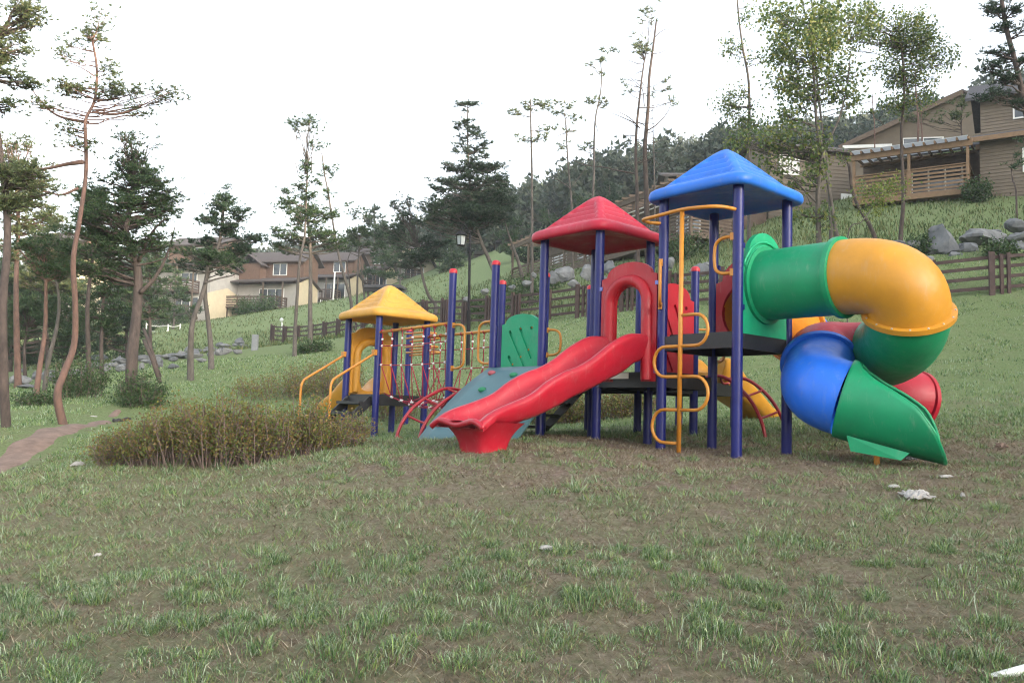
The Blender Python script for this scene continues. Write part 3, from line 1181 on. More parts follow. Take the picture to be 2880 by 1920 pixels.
# ---- climbing wall below the deck
W0, W1 = g(4.0, 0, .68)-VV*.06, g(2.15, 0, .68)-VV*.06
rows = []
for k in range(13):
    s = k/12
    t, z = 1.28*s, .68*(1-s)-.42*s+.10*math.sin(math.pi*s)
    rows.append([W0+(W1-W0)*q-VV*t+ZZ*(z-.68) for q in np.linspace(0, 1, 9)])
cw = part('climbing_wall', MB().grid(rows), 'teal', PS, smooth=True, label='teal sloping climbing wall with bolted holds')
sm = cw.modifiers.new('thickness', 'SOLIDIFY')
sm.thickness = .03
for q, s, m_ in ((.14, .13, 'hold'), (.26, .42, 'holdg'), (.12, .84, 'hold'), (.62, .30, 'hold'), (.9, .80, 'hold'), (.72, .62, 'holdg'), (.42, .18, 'holdg')):
    t, z = 1.28*s, .68*(1-s)-.42*s+.10*math.sin(math.pi*s)
    p = W0+(W1-W0)*q-VV*t+ZZ*(z-.68)
    part('hold', MB().ball(p-VV*.02+ZZ*.03, .062, 8, (1.1, .8, .7)), m_, cw, smooth=True)


# ---- arched ladders
def arch_ladder(base, dr, lat, w, z0, z1, reach, nr=4):
    pts = [(-.05, z0), (.25*reach, z0+.02), (.5*reach, z0-.10), (.75*reach, z0-.36*(z0-z1)), (.92*reach, z0-.68*(z0-z1)), (reach, z1)]
    sides = []
    root = None
    for sg in (-.5, .5):
        P = smooth_path([base+dr*t+lat*w*sg+ZZ*z for t, z in pts], 6)
        sides.append(P)
        if root is None:
            root = part('arched_ladder', MB().tube(P, .026, 10), 'redsteel', PS, smooth=True, label='dark red arched climbing ladder')
        else:
            part('side_rail', MB().tube(P, .026, 10), 'redsteel', root, smooth=True)
    n = len(sides[0])
    for k in range(nr):
        i = int(n*(.22+.70*k/(nr-1)))
        i = min(i, n-1)
        a, b = sides[0][i], sides[1][i]
        mid = (a+b)/2-dr*.12-ZZ*.10
        part('rung', MB().tube(smooth_path([a, mid, b], 6), .018, 8), 'redsteel', root, smooth=True)
    return root


arch_ladder(g(4.42, 0), -VV, UU, .58, .36, -.45, 1.22)
arch_ladder(g(2, 2.55), UU, VV, .60, .66, -.28, 1.05)


# ---- zigzag ladder, top hoop and hand loops in front of the blue tower
zc = g(.5, 0)-VV*.35
zb = hz(zc[0], zc[1])
zz = part('zigzag_ladder', MB().cyl(zc+ZZ*(zb-.05), zc+ZZ*2.47, .027), 'rail', PS, smooth=True, label='orange pole ladder with looped rungs')
zl = [1.22, .86, .505, .12, -.265]
zp = []
for k in range(4):
    sg = 1 if k % 2 == 0 else -1
    P = []
    a, b = zl[k], zl[k+1]
    r = (a-b)/2
    P = [zc+ZZ*a, zc+UU*sg*.20+ZZ*a]
    P += [zc+UU*sg*(.22+r*.9*math.sin(q))+ZZ*((a+b)/2+r*math.cos(q)) for q in np.linspace(.25, math.pi-.25, 9)]
    P += [zc+UU*sg*.20+ZZ*b, zc+ZZ*b]
    part('loop_rung', MB().tube(P, .02, 10), 'rail', zz, smooth=True)
A_, B_ = g(1, 0, 2.45), g(0, 0, 2.45)
part('top_hoop', MB().tube(smooth_path([A_-VV*.03, A_-VV*.16-UU*.10, A_-VV*.33-UU*.06, A_-VV*.37+UU*.15, zc+ZZ*2.47-VV*.02, B_-VV*.37-UU*.22, B_-VV*.25-UU*.06, B_-VV*.03], 6), .022, 10), 'rail', zz, smooth=True)


def hand_loop(p, dr, z0, z1, ln=.30):
    P = [p+ZZ*z1, p+dr*ln*.6+ZZ*z1, p+dr*ln*.92+ZZ*(z1-.05), p+dr*ln+ZZ*(z1-.15), p+dr*ln+ZZ*(z0+.15), p+dr*ln*.92+ZZ*(z0+.05), p+dr*ln*.6+ZZ*z0, p+ZZ*z0]
    o = part('hand_loop', MB().tube(smooth_path(P, 5), .02, 10), 'rail', PS, smooth=True)
    for z in (z0, z1):
        part('clamp', MB().box(p+ZZ*z+dr*.05, (.05, .05, .085), (dr, np.cross(ZZ, dr), ZZ)), 'rail', o)


hand_loop(g(1, 0)-VV*.05, unit(UU*.6-VV*.8), 1.40, 1.94, .28)
hand_loop(g(0, 0)-VV*.03, -UU, 1.72, 2.14)
hand_loop(g(1, 1)+VV*.02, unit(VV-.2*UU), .80, 1.62, .34)
hand_loop(g(5, 0), UU, .72, 1.42, .36)
hand_loop(g(4, 0), -UU, .78, 1.42, .36)
hand_loop(g(4, 1), unit(UU+.3*VV), .98, 1.38, .3)
hand_loop(g(4, 2), -UU, .55, 1.22, .3)

# ---- rope net bridge
nb = part('net_bridge', MB().cyl(g(7, 0, 1.42), g(5, 0, 1.46), .026), 'rail', PS, smooth=True, label='red rope net bridge between orange rails')
part('top_rail', MB().cyl(g(7, 1, 1.42), g(4, 1, 1.46), .026), 'rail', nb, smooth=True)


def sag(i, z0, s):
    q = (i-5)/2.
    return z0-s*4*q*(1-q)


knots = []


def rope(P, r=.0095):
    part('rope', MB().tube(P, r, 6), 'rope', nb, smooth=True)


NS = 7
for j, dj in ((0, .0), (1, .0)):
    for z0, s_ in ((1.17, .02), (.83, .03), (.33, .17)):
        jj = j if z0 > .5 else (.14 if j == 0 else .86)
        rope([g(i, jj, sag(i, z0, s_)) for i in np.linspace(5.03, 6.97, 15)])
    for k in range(NS):
        i = 5.12+1.76*k/(NS-1)
        p0, p1, p2 = g(i, j, sag(i, 1.43, -.0)), g(i, j, sag(i, 1.17, .02)), g(i, j, sag(i, .83, .03))
        rope([p0, p1, p2])
        knots += [p1, p2, (p0*.45+p1*.55)]
        for di in (-.13, .13):
            if 5.05 < i+di < 6.95:
                jj = .14 if j == 0 else .86
                p3 = g(i+di, jj, sag(i+di, .33, .17))
                rope([p2, p3])
                knots.append(p3)
        part('rope_wrap', MB().cyl(p0-UU*.012, p0+UU*.012, .034, 10), 'rope', nb)
for k in range(7):
    i = 5.15+1.7*k/6
    rope([g(i, jj, sag(i, .33, .17)-.10*math.sin(math.pi*(jj-.14)/.72)) for jj in np.linspace(.14, .86, 7)])
for jj in (.38, .62):
    rope([g(i, jj, sag(i, .33, .17)-.085) for i in np.linspace(5.03, 6.97, 13)])
    for k in range(7):
        i = 5.15+1.7*k/6
        knots.append(g(i, jj, sag(i, .33, .17)-.085))
_km = raw_mesh('connector', *(lambda b: (b.v, b.f))(MB().ball((0, 0, 0), .024, 8)), M['knot'], True)
for k in knots:
    o = bpy.data.objects.new('connector', _km)
    COL.objects.link(o)
    o.parent = nb
    o.location = tuple(np.array(k)-ORG[PS.name])
    ORG[o.name] = ORG[PS.name]

# ---- stairs with handrails
def stairs(base, dr, lat, w, z0, z1, reach, n):
    root = None
    for k in range(n):
        s = (k+.7)/n
        p = base+dr*reach*s+ZZ*(z0+(z1-z0)*s)
        mb = MB().box(p, (.26, w, .05), (dr, lat, ZZ))
        if root is None:
            root = part('stairs', mb, 'deck', PS, label='black stair treads')
        else:
            part('tread', mb, 'deck', root)
    for sg in (-.5, .5):
        part('stringer', MB().bar(base+lat*sg*w+ZZ*(z0-.06), base+dr*reach+lat*sg*w+ZZ*(z1-.02), .04, .14), 'deck', root)
    return root


st = stairs(g(7.5, 0), -VV, UU, .78, .27, -.50, .80, 4)
for i in (8, 7):
    b0 = g(i, 0, 1.05)
    P = [b0, b0-VV*.10-ZZ*.04, b0-VV*.45-ZZ*.26, b0-VV*.82-ZZ*.49, b0-VV*.90-ZZ*.57, b0-VV*.93-ZZ*.70, b0-VV*.93-ZZ*1.1, b0-VV*.93-ZZ*1.6]
    part('handrail', MB().tube(smooth_path(P, 5), .022, 10), 'rail', st, smooth=True)
    part('clamp', MB().box(b0-VV*.06, (.09, .09, .10), (UU, VV, ZZ)), 'rail', st)
st2 = stairs(g(4, 1.5), -UU, VV, .78, .55, -.25, .95, 4)
for j in (1, 2):
    b0 = g(4, j, 1.20)
    P = [b0, b0-UU*.2-ZZ*.04, b0-UU*.8-ZZ*.40, b0-UU*1.05-ZZ*.60, b0-UU*1.12-ZZ*.8, b0-UU*1.12-ZZ*1.5]
    part('handrail', MB().tube(smooth_path(P, 6), .022, 10), 'rail', st2, smooth=True)

# ---- loop bars at the far side
for k, (z, ln) in enumerate(((1.62, 1.15), (1.52, 1.15), (1.34, 1.05), (1.22, 1.05))):
    c0 = g(9, 2, z)
    e = UU*(1.0+.08*k)
    P = smooth_path([c0, c0+e*ln*.8-VV*.05, c0+e*ln*1.05-VV*.16, c0+e*ln*1.1-VV*.3, c0+e*ln*1.0-VV*.45, c0+e*ln*.5-VV*.5], 5)
    part('loop_bar', MB().tube(P, .02, 8), 'rail', PS, smooth=True)
for k, z in enumerate((1.62, 1.50)):
    P = smooth_path([g(3, 3, z), g(3.4, 3.5, z), g(2.9, 4.0, z), g(2.2, 4.0, z), g(1.6, 3.6, z), g(2, 3, z)], 6)
    part('loop_bar', MB().tube(P, .02, 8), 'rail', PS, smooth=True)


# ================================================================ BUILDINGS
def hit(px, py, y0=6., y1=200.):
    """where the sight line through a photo pixel meets the ground"""
    r = ray(px, py)
    Y = np.linspace(y0, y1, 1200)
    P = r[None, :]*(Y/r[1])[:, None]
    below = P[:, 2] < hmap(P[:, 0], P[:, 1])
    k = int(np.argmax(below)) if below.any() else len(Y)-1
    return P[k]


class Fr:
    def __init__(s, org, yaw):
        s.o = np.array(org, float)
        s.x = np.array([math.cos(yaw), math.sin(yaw), 0.])
        s.y = np.array([-math.sin(yaw), math.cos(yaw), 0.])

    def p(s, a, b, c):
        return s.o+s.x*a+s.y*b+ZZ*c

    def box(s, mb, x0, x1, y0, y1, z0, z1):
        return mb.box(s.p((x0+x1)/2, (y0+y1)/2, (z0+z1)/2), (x1-x0, y1-y0, z1-z0), (s.x, s.y, ZZ))


def window(fr, parent, x0, x1, z0, z1, y, n=2, name='window', fm='white'):
    """window in a wall facing -y: frame with n panes standing proud of the wall"""
    mb = MB()
    t = .07
    fr.box(mb, x0, x1, y-.07, y+.02, z1-t, z1)
    fr.box(mb, x0, x1, y-.07, y+.02, z0, z0+t)
    for k in range(n+1):
        xx = x0+(x1-x0-t)*k/n
        fr.box(mb, xx, xx+t, y-.068, y+.02, z0+t, z1-t)
    wdw = part(name, mb, fm, parent)
    for k in range(n):
        xa = x0+(x1-x0-t)*k/n+t
        xb = x0+(x1-x0-t)*(k+1)/n
        part('pane', fr.box(MB(), xa, xb, y-.03, y-.01, z0+t, z1-t), 'glass', wdw)
    return wdw


def railing(fr, parent, p0, p1, h, nr, sp, m, bw=.10, name='railing_board', pw=.09):
    """board railing between two local points (x,y,z)"""
    a, b = fr.p(*p0), fr.p(*p1)
    L = np.linalg.norm((b-a)[:2])
    n = max(1, int(round(L/sp)))
    for k in range(n+1):
        q = a+(b-a)*k/n
        part('railing_post', MB().box(q+ZZ*h/2, (pw, pw, h), (fr.x, fr.y, ZZ)), m, parent)
    for k in range(nr):
        z = h*(k+.6)/nr if nr > 1 else h
        part(name, MB().bar(a+ZZ*z, b+ZZ*z, .03, bw), m, parent)
    part('handrail', MB().bar(a+ZZ*(h+.025), b+ZZ*(h+.025), .14, .045), m, parent)


def gable_prism(fr, x0, x1, y0, y1, z0, zr, ov, th, ridge='x'):
    """two sloping roof slabs with ridge along local x (or y)"""
    out = []
    ym, xm = (y0+y1)/2, (x0+x1)/2
    for sg in (0, 1):
        mb = MB()
        if ridge == 'x':
            ye = y0-ov if sg == 0 else y1+ov
            slope = (zr-z0)/(ym-y0)
            ze = z0-slope*ov
            A = [fr.p(x0-ov, ye, ze), fr.p(x1+ov, ye, ze), fr.p(x1+ov, ym, zr), fr.p(x0-ov, ym, zr)]
        else:
            xe = x0-ov if sg == 0 else x1+ov
            slope = (zr-z0)/(xm-x0)
            ze = z0-slope*ov
            A = [fr.p(xe, y0-ov, ze), fr.p(xe, y1+ov, ze), fr.p(xm, y1+ov, zr), fr.p(xm, y0-ov, zr)]
        V = A+[q+ZZ*th for q in A]
        F = [(0, 1, 2, 3), (7, 6, 5, 4), (0, 4, 5, 1), (1, 5, 6, 2), (2, 6, 7, 3), (3, 7, 4, 0)]
        out.append(mb.add(V, F))
    return out


def gable_wall(fr, x, y0, y1, z0, ze, zr, th=.08):
    """gable end standing at local x"""
    ym = (y0+y1)/2
    P = [(y0, z0), (y1, z0), (y1, ze), (ym, zr), (y0, ze)]
    V = [fr.p(x+sx*th/2, a, b) for sx in (-1, 1) for a, b in P]
    F = [(4, 3, 2, 1, 0), (5, 6, 7, 8, 9)]+[(k, (k+1) % 5, (k+1) % 5+5, k+5) for k in range(5)]
    return MB().add(V, F)


def cabin(label, px, py, Y, yaw, w, d, upper=True, group='cabins of the hillside village', up_m='brick', cross=True, two_decks=False, up_w=1.0):
    o = at(px, py, Y)
    fr = Fr(o, yaw)
    t = thing('cabin', label, 'house', o, group)
    zb = -3.0
    part('wall', fr.box(MB(), -w, -.01, .02, d-.1, zb, 2.6), 'grey', t)
    part('side_wall', gable_wall(fr, 0, 0, d, zb, 2.55, 3.5), 'cream', t)
    z1 = 2.6
    if two_decks:
        part('upper_wall', fr.box(MB(), -w, -.02, .3, d-.1, 2.62, 5.2), 'grey', t)
        z1 = 5.2
    # porch roof
    y0 = -1.5
    V = [fr.p(-w-.3, y0, z1+.02), fr.p(.45, y0, z1+.02), fr.p(.45, d*.45, z1+1.0), fr.p(-w-.3, d*.45, z1+1.0)]
    V = V+[q+ZZ*.12 for q in V]
    part('porch_roof', MB().add(V, [(3, 2, 1, 0), (4, 5, 6, 7), (0, 1, 5, 4), (1, 2, 6, 5), (2, 3, 7, 6), (3, 0, 4, 7)]), 'brshingle', t)
    V = [fr.p(-w-.3, d+.3, z1-.2), fr.p(.45, d+.3, z1-.2), fr.p(.45, d*.45, z1+1.0), fr.p(-w-.3, d*.45, z1+1.0)]
    V = V+[q+ZZ*.12 for q in V]
    part('roof', MB().add(V, [(0, 1, 2, 3), (7, 6, 5, 4), (0, 4, 5, 1), (1, 5, 6, 2), (2, 6, 7, 3), (3, 7, 4, 0)]), 'brshingle', t)
    if upper:
        xa, xb = -w*up_w, -.05
        ya, yb = d*.28, d*.95
        part('upper_wall', fr.box(MB(), xa, xb-.1, ya, yb, z1+.2, z1+2.9), up_m, t)
        part('upper_side_wall', gable_wall(fr, xb, ya, yb, z1+.2, z1+2.9, z1+3.9), up_m, t)
        for mb in gable_prism(fr, xa, xb, ya, yb, z1+2.9, z1+3.95, .55, .12):
            part('roof', mb, 'brshingle', t)
        window(fr, t, xa*.52, xa*.52+1.7, z1+1.15, z1+2.5, ya)
        if cross:
            part('cross_wall', fr.box(MB(), xa, xa+w*.36, ya-1.2, ya-.02, z1+.1, z1+2.3), up_m, t)
            for mb in gable_prism(fr, xa, xa+w*.36, ya-1.2, ya+1.2, z1+2.3, z1+3.2, .4, .1, 'y'):
                part('roof', mb, 'brshingle', t)
    # sliding glass door, deck
    window(fr, t, -w*.62, -w*.62+3.0, .05, 2.1, 0., 3, 'glass_door')
    for lev in ((0, 2.65) if two_decks else (0,)):
        dk = part('deck', fr.box(MB(), -w-.2, -1.0, -2.1, -.01, lev-.22, lev-.04), 'darkwood', t)
        railing(fr, dk, (-w-.15, -2.05, lev-.05), (-1.05, -2.05, lev-.05), 1.05, 4, 1.6, 'darkwood', .13)
        railing(fr, dk, (-1.05, -2.05, lev-.05), (-1.05, -.1, lev-.05), 1.05, 4, 1.6, 'darkwood', .13)
        if lev == 0:
            for xx in (-w, -w*.5, -1.1):
                part('deck_post', fr.box(MB(), xx, xx+.16, -1.9, -1.74, -3.2, lev-.22), 'darkwood', dk)
        else:
            window(fr, t, -w*.55, -w*.55+2.0, 3.7, 4.7, .3, 2)
    part('downpipe', MB().cyl(fr.p(.08, d-.15, zb), fr.p(.08, d-.15, z1), .06, 8), 'grey', t)
    for xx in (-w-.1, -w*.45, -.9):
        part('porch_post', fr.box(MB(), xx, xx+.13, -1.45, -1.32, -.05, z1+.02), 'oldwood', t)
    return t


yw = math.radians(-16)
cabin('cream and grey cabin with two stacked dark decks, leftmost behind the curved pines', 580, 892, 85, yw, 6.5, 6.5, True, two_decks=True, cross=False)
cabin('rust shingled two storey cabin with a white framed upper window and a dark railed deck', 831, 866, 88, yw, 7.2, 4.6)
cabin('cabin with cream side wall behind the leaning white pole', 979, 842, 105, yw, 5.6, 4.4, True, up_m='brick', cross=False)
cabin('small cabin with cream gable just above the yellow roof', 1083, 815, 112, yw, 4.6, 4.0, True, up_m='oldwood', cross=False)
cabin('cabin with cream end wall under the big dark pine', 1192, 795, 118, yw, 5.0, 4.8, True, up_m='cream', cross=False)
cabin('brown cabin with a bright upper window behind the lantern post', 1450, 742, 112, yw, 6.0, 4.0, True, up_m='oldwood', cross=False)
cabin('cabin half hidden among the pines at the far left', 215, 800, 92, yw, 7.5, 5.0, True, up_m='brick')

# low dark roofed shelter
o = at(1190, 850, 72)
fr = Fr(o, math.radians(-8))
t = thing('shelter', 'low open shelter with a flat dark roof behind the yellow roofed tower', 'shelter', o)
for x0, x1, z in ((-5.0, -1.6, 1.15), (-1.5, 2.3, .62)):
    part('roof', fr.box(MB(), x0, x1, -1.6, 2.5, z-.12, z+.12), 'shingle', t)
    part('shade_strip', fr.box(MB(), x0+.1, x1-.1, -1.5, -1.42, z-.5, z-.13), 'dark', t)  # near-black strip painted as the shade below the roof edge
    for xx in (x0+.3, x1-.45):
        for yy in (-1.2, 2.0):
            part('post', fr.box(MB(), xx, xx+.15, yy, yy+.15, -1.8, z-.12), 'darkwood', t)
part('back_wall', fr.box(MB(), -4.8, 2.1, 2.1, 2.2, -1.8, .45), 'dark', t)


def siding(fr, parent, x0, x1, z0, z1, y, m='siding', bh=.16):
    n = max(1, int((z1-z0)/bh))
    for k in range(n):
        za, zb = z0+(z1-z0)*k/n, z0+(z1-z0)*(k+1)/n
        V = [fr.p(x0, y-.035, za), fr.p(x1, y-.035, za), fr.p(x1, y-.008, zb), fr.p(x0, y-.008, zb), fr.p(x0, y, za), fr.p(x1, y, za), fr.p(x1, y, zb), fr.p(x0, y, zb)]
        part('siding_board', MB().add(V, [(0, 1, 2, 3), (0, 4, 5, 1), (3, 2, 6, 7), (1, 5, 6, 2), (0, 3, 7, 4)]), m, parent)


def pergola_deck(fr, parent, L, dep, zfl, zeave, sp, rail_h, m, nraf, panels=True, mid=None):
    """deck in front of a wall: local x 0..L, y 0..dep; posts, board railing, rafters, roof panels"""
    dk = part('deck', fr.box(MB(), 0, L, 0, dep, zfl-.28, zfl), m, parent)
    n = int(round(L/sp))
    for k in range(n+1):
        xx = min(max(L*k/n-.06, 0), L-.12)
        part('pergola_post', fr.box(MB(), xx, xx+.12, .0, .12, zfl, zeave), m, dk)
    for k in range(n):
        railing(fr, dk, (L*k/n+.06, .06, zfl), (L*(k+1)/n-.06, .06, zfl), rail_h, 6, 1.7, m, .10)
    railing(fr, dk, (L-.06, .1, zfl), (L-.06, dep, zfl), rail_h, 6, 2.0, m, .10)
    part('fascia_beam', fr.box(MB(), -.15, L+.15, -.06, .06, zeave-.12, zeave+.16), m, dk)
    pg = part('pergola_roof', fr.box(MB(), -.15, L+.15, dep-.1, dep, zeave+.28, zeave+.42), m, parent)
    for k in range(nraf):
        xx = L*k/(nraf-1)
        part('rafter', MB().bar(fr.p(xx, -.35, zeave+.17), fr.p(xx, dep, zeave+.42), .07, .13), m, pg)
    if panels:
        for k in range(nraf-1):
            xa, xb = L*k/(nraf-1), L*(k+1)/(nraf-1)
            V = [fr.p(xa+.01, -.38, zeave+.25), fr.p(xb-.01, -.38, zeave+.25), fr.p(xb-.01, dep, zeave+.50), fr.p(xa+.01, dep, zeave+.50)]
            V = V+[q+ZZ*.02 for q in V]
            part('roof_panel', MB().add(V, [(3, 2, 1, 0), (4, 5, 6, 7), (0, 1, 5, 4), (1, 2, 6, 5), (2, 3, 7, 6), (3, 0, 4, 7)]), 'poly', pg)
    return dk


# tan house with the white-roofed pergola deck, right
pl, pr = at(2398, 579, 40.), at(2727, 536, 37.2)
yaw = math.atan2(pr[1]-pl[1], pr[0]-pl[0])
LL = float(np.hypot(pr[0]-pl[0], pr[1]-pl[1]))
fr = Fr(pl, yaw)
th_ = thing('pergola_house', 'tan sided house with a railed timber deck under a white panelled pergola', 'house', pl)
pergola_deck(fr, th_, LL, 2.6, .30, 2.35, LL/2.0, 1.12, 'trimwood', 12)
part('wall', fr.box(MB(), .0, LL+7, 2.65, 8, -2.5, 2.8), 'oldwood', th_)
siding(fr, th_, .0, LL, .3, 2.75, 2.64, 'oldwood', .2)
window(fr, th_, LL*.45, LL*.45+2.3, .35, 2.2, 2.6, 3, 'glass_door')
# lower roof of dark shingles
V = [fr.p(.6, 2.2, 2.78), fr.p(LL+8, 2.2, 2.78), fr.p(LL+8, 5.0, 3.75), fr.p(.6, 5.0, 3.75)]
V = V+[q+ZZ*.14 for q in V]
part('lower_roof', MB().add(V, [(3, 2, 1, 0), (4, 5, 6, 7), (0, 1, 5, 4), (1, 2, 6, 5), (2, 3, 7, 6), (3, 0, 4, 7)]), 'shingle', th_)
part('eave_board', fr.box(MB(), LL+.1, LL+8, 2.12, 2.19, 2.62, 2.86), 'trimwood', th_)
# projecting wing at the right with lap siding and the upper storey
part('wing_wall', fr.box(MB(), LL+.35, LL+7, 1.0, 2.6, -2.5, 2.75), 'siding', th_)
siding(fr, th_, LL+.36, LL+7, -.9, 2.72, .99)
V = [fr.p(LL+.05, .45, 2.62), fr.p(LL+8, .45, 2.62), fr.p(LL+8, 2.3, 3.25), fr.p(LL+.05, 2.3, 3.25)]
V = V+[q+ZZ*.12 for q in V]
part('wing_roof', MB().add(V, [(3, 2, 1, 0), (4, 5, 6, 7), (0, 1, 5, 4), (1, 2, 6, 5), (2, 3, 7, 6), (3, 0, 4, 7)]), 'shingle', th_)
part('wing_eave_board', fr.box(MB(), LL+.05, LL+8, .38, .44, 2.5, 2.72), 'trimwood', th_)
window(fr, th_, LL+2.05, LL+3.3, .95, 2.1, .96, 2)
part('upper_wall', fr.box(MB(), LL+.3, LL+7, 2.5, 6.5, 3.0, 5.35), 'siding', th_)
siding(fr, th_, LL+.31, LL+7, 3.2, 5.3, 2.49)
window(fr, th_, LL+1.65, LL+4.4, 3.95, 4.75, 2.46, 3)
part('upper_gable', gable_wall(fr, LL+.34, 2.5, 6.5, 5.2, 5.35, 6.45), 'siding', th_)
for mb in gable_prism(fr, LL+.3, LL+7, 2.5, 6.5, 5.35, 6.5, .6, .14):
    part('upper_roof', mb, 'shingle', th_)

# gabled house behind it
pb = at(2379, 470, 52)
fr = Fr(pb, math.radians(-12))
t = thing('gabled_house', 'tan gabled house rising behind the pergola, its front gable between thin pines', 'house', pb)
Wg = 13.5
P2 = [(0, -3), (Wg, -3), (Wg, .9), (Wg*.5, 4.4), (0, 1.4)]
mb = MB()
V = [fr.p(a, yy, b) for yy in (0, 6) for a, b in P2]
mb.add(V, [(0, 1, 2, 3, 4), (9, 8, 7, 6, 5)]+[(k, k+5, (k+1) % 5+5, (k+1) % 5) for k in range(5)])
part('wall', mb, 'siding', t)
for a, b in (((-.5, 1.15), (Wg*.5, 4.45)), ((Wg+.5, .65), (Wg*.5, 4.45))):
    V = [fr.p(a[0], -.5, a[1]), fr.p(a[0], 6.3, a[1]), fr.p(b[0], 6.3, b[1]), fr.p(b[0], -.5, b[1])]
    V = V+[q+ZZ*.15 for q in V]
    part('roof', MB().add(V, [(0, 1, 2, 3), (7, 6, 5, 4), (0, 4, 5, 1), (1, 5, 6, 2), (2, 6, 7, 3), (3, 7, 4, 0)]), 'brshingle', t)
window(fr, t, Wg*.36-1.5, Wg*.36+.9, 1.0, 1.75, 0, 2)
window(fr, t, Wg*.66-.5, Wg*.66+1.7, 1.6, 2.2, 0, 2)
part('verge_board', MB().bar(fr.p(-.5, -.55, 1.1), fr.p(Wg*.5, -.55, 4.4), .06, .28), 'oldwood', t)
part('eave_strip', fr.box(MB(), -.3, 2.6, -.7, -.6, 1.0, 1.2), 'white', t)

# sided house behind the leafy tree
pd = at(2395, 556, 46)
fr = Fr(pd, math.radians(9))
t = thing('sided_house', 'grey tan sided house half hidden behind the leafy tree and the blue roof', 'house', pd)
part('wall', fr.box(MB(), -5, 0, 0, 4, -2.5, 2.6), 'siding', t)
siding(fr, t, -4.99, -.01, -1.6, 2.55, -.01, 'siding', .2)
window(fr, t, -4.4, -3.2, 1.0, 2.1, -.03, 2)
for xx in (-4.95, -.05):
    part('gable', gable_wall(fr, xx, 0, 4, 2.5, 2.6, 3.38), 'siding', t)
for mb in gable_prism(fr, -5, 0, 0, 4, 2.6, 3.4, .4, .14):
    part('roof', mb, 'brshingle', t)
part('corrugated_skirt', fr.box(MB(), -.8, .35, -.32, -.24, -2.0, .1), 'white', t)

# long cabin with a receding pergola deck behind the red and blue roofs
pf, pn = at(1440, 692, 57.6), at(1842, 528, 42.)
ze = (pf[2]+pn[2])/2
yaw = math.atan2(pn[1]-pf[1], pn[0]-pf[0])
LL = float(np.hypot(pn[0]-pf[0], pn[1]-pf[1]))
fr = Fr((pf[0], pf[1], ze), yaw)
t = thing('long_cabin', 'long brown timber cabin with a receding pergola deck behind the red roof', 'house', fr.o)
pergola_deck(fr, t, LL+3, 2.6, -2.75, -.16, 2.45, 1.05, 'oldwood', 30, False)
part('wall', fr.box(MB(), -.5, LL+1, 2.7, 6.5, -6, .5), 'darkwood', t)
siding(fr, t, -.49, LL+1, -2.7, .45, 2.69, 'oldwood', .24)
for k in range(5):
    window(fr, t, 1.2+3.6*k, 3.2+3.6*k, -2.65, -.65, 2.64, 2, 'glass_door')
for mb in gable_prism(fr, -.5, LL+1, 2.7, 6.5, .5, .85, .5, .14):
    part('roof', mb, 'brshingle', t)
for k in range(9):
    xx = .2+(LL+2.4)*k/8
    part('deck_post', fr.box(MB(), xx, xx+.16, .3, .46, -6.5, -3.05), 'darkwood', t)
part('underfloor_shade', fr.box(MB(), 0, LL+3, 1.6, 2.6, -6.5, -3.1), 'dark', t)  # near-black box standing in for the shade below the deck
for zz_ in (-.9, -1.15):
    part('drying_pole', MB().cyl(fr.p(LL*.72, -.15, zz_), fr.p(LL+3, -.15, zz_+.1), .035, 8), 'galv', t)

# upper brown cabin on the slope above
pu = at(1985, 482, 62)
fr = Fr(pu, math.radians(-4))
t = thing('upper_cabin', 'brown roofed cabin on the slope just above the blue roof', 'house', pu)
part('wall', fr.box(MB(), -2.8, 3, 0, 5, -4, -.4), 'oldwood', t)
for xx in (-2.75, 2.95):
    part('gable', gable_wall(fr, xx, 0, 5, -.5, -.4, .43), 'oldwood', t)
for mb in gable_prism(fr, -2.8, 3, 0, 5, -.4, .45, .5, .15):
    part('roof', mb, 'brshingle', t)
window(fr, t, -1.5, .3, -2.0, -.9, -.02, 2)

# ================================================================ FENCE
fpts = [at(*q) for q in ((745, 975, 58), (942, 955, 50), (1100, 934, 43), (1338, 914, 36), (1470, 905, 33.2), (1601, 896, 31), (1800, 880, 29), (2000, 864, 27.2), (2300, 852, 25.6), (2616, 845, 24.5), (2800, 826, 23.8), (3060, 812, 23.4))]
dense = smooth_path(fpts, 30)
cum = [0.]
for a, b in zip(dense, dense[1:]):
    cum.append(cum[-1]+np.hypot(*(b-a)[:2]))
cum = np.array(cum)
spc = 1.92
# line the clusters up with the one seen at the right
l0 = np.interp(at(2787, 826, 23.85)[0], [p[0] for p in dense], cum) % spc
fence = thing('fence', 'brown stained timber rail fence with grouped posts across the slope', 'fence', fpts[5])
loc = []
for s in np.arange(l0, cum[-1], spc):
    x, y = np.interp(s, cum, [p[0] for p in dense]), np.interp(s, cum, [p[1] for p in dense])
    loc.append(np.array([x, y, hz(x, y)]))
FH = 1.12
for k, p in enumerate(loc):
    q = loc[k+1] if k+1 < len(loc) else 2*p-loc[k-1]
    d = unit((q-p)*np.array([1, 1, 0]))
    nrm = np.array([-d[1], d[0], 0])
    sl = (q[2]-p[2])/np.linalg.norm((q-p)[:2])
    for off, wd, hh_ in ((0, .15, FH+.12), (.26, .085, FH+.03), (.45, .085, FH+.05)):
        b = p+d*off
        part('fence_post', MB().box(b+ZZ*(sl*off+hh_/2-.1)-nrm*.06, (wd, .09, hh_+.2), (d, nrm, ZZ)), 'fence', fence)
    if k+1 < len(loc):
        for z in (.20, .50, .80, 1.08):
            dz = random.uniform(-.015, .015)
            part('fence_rail', MB().bar(p+ZZ*(z+dz), q+ZZ*(z-dz*.6), .05, .095), 'fence', fence)


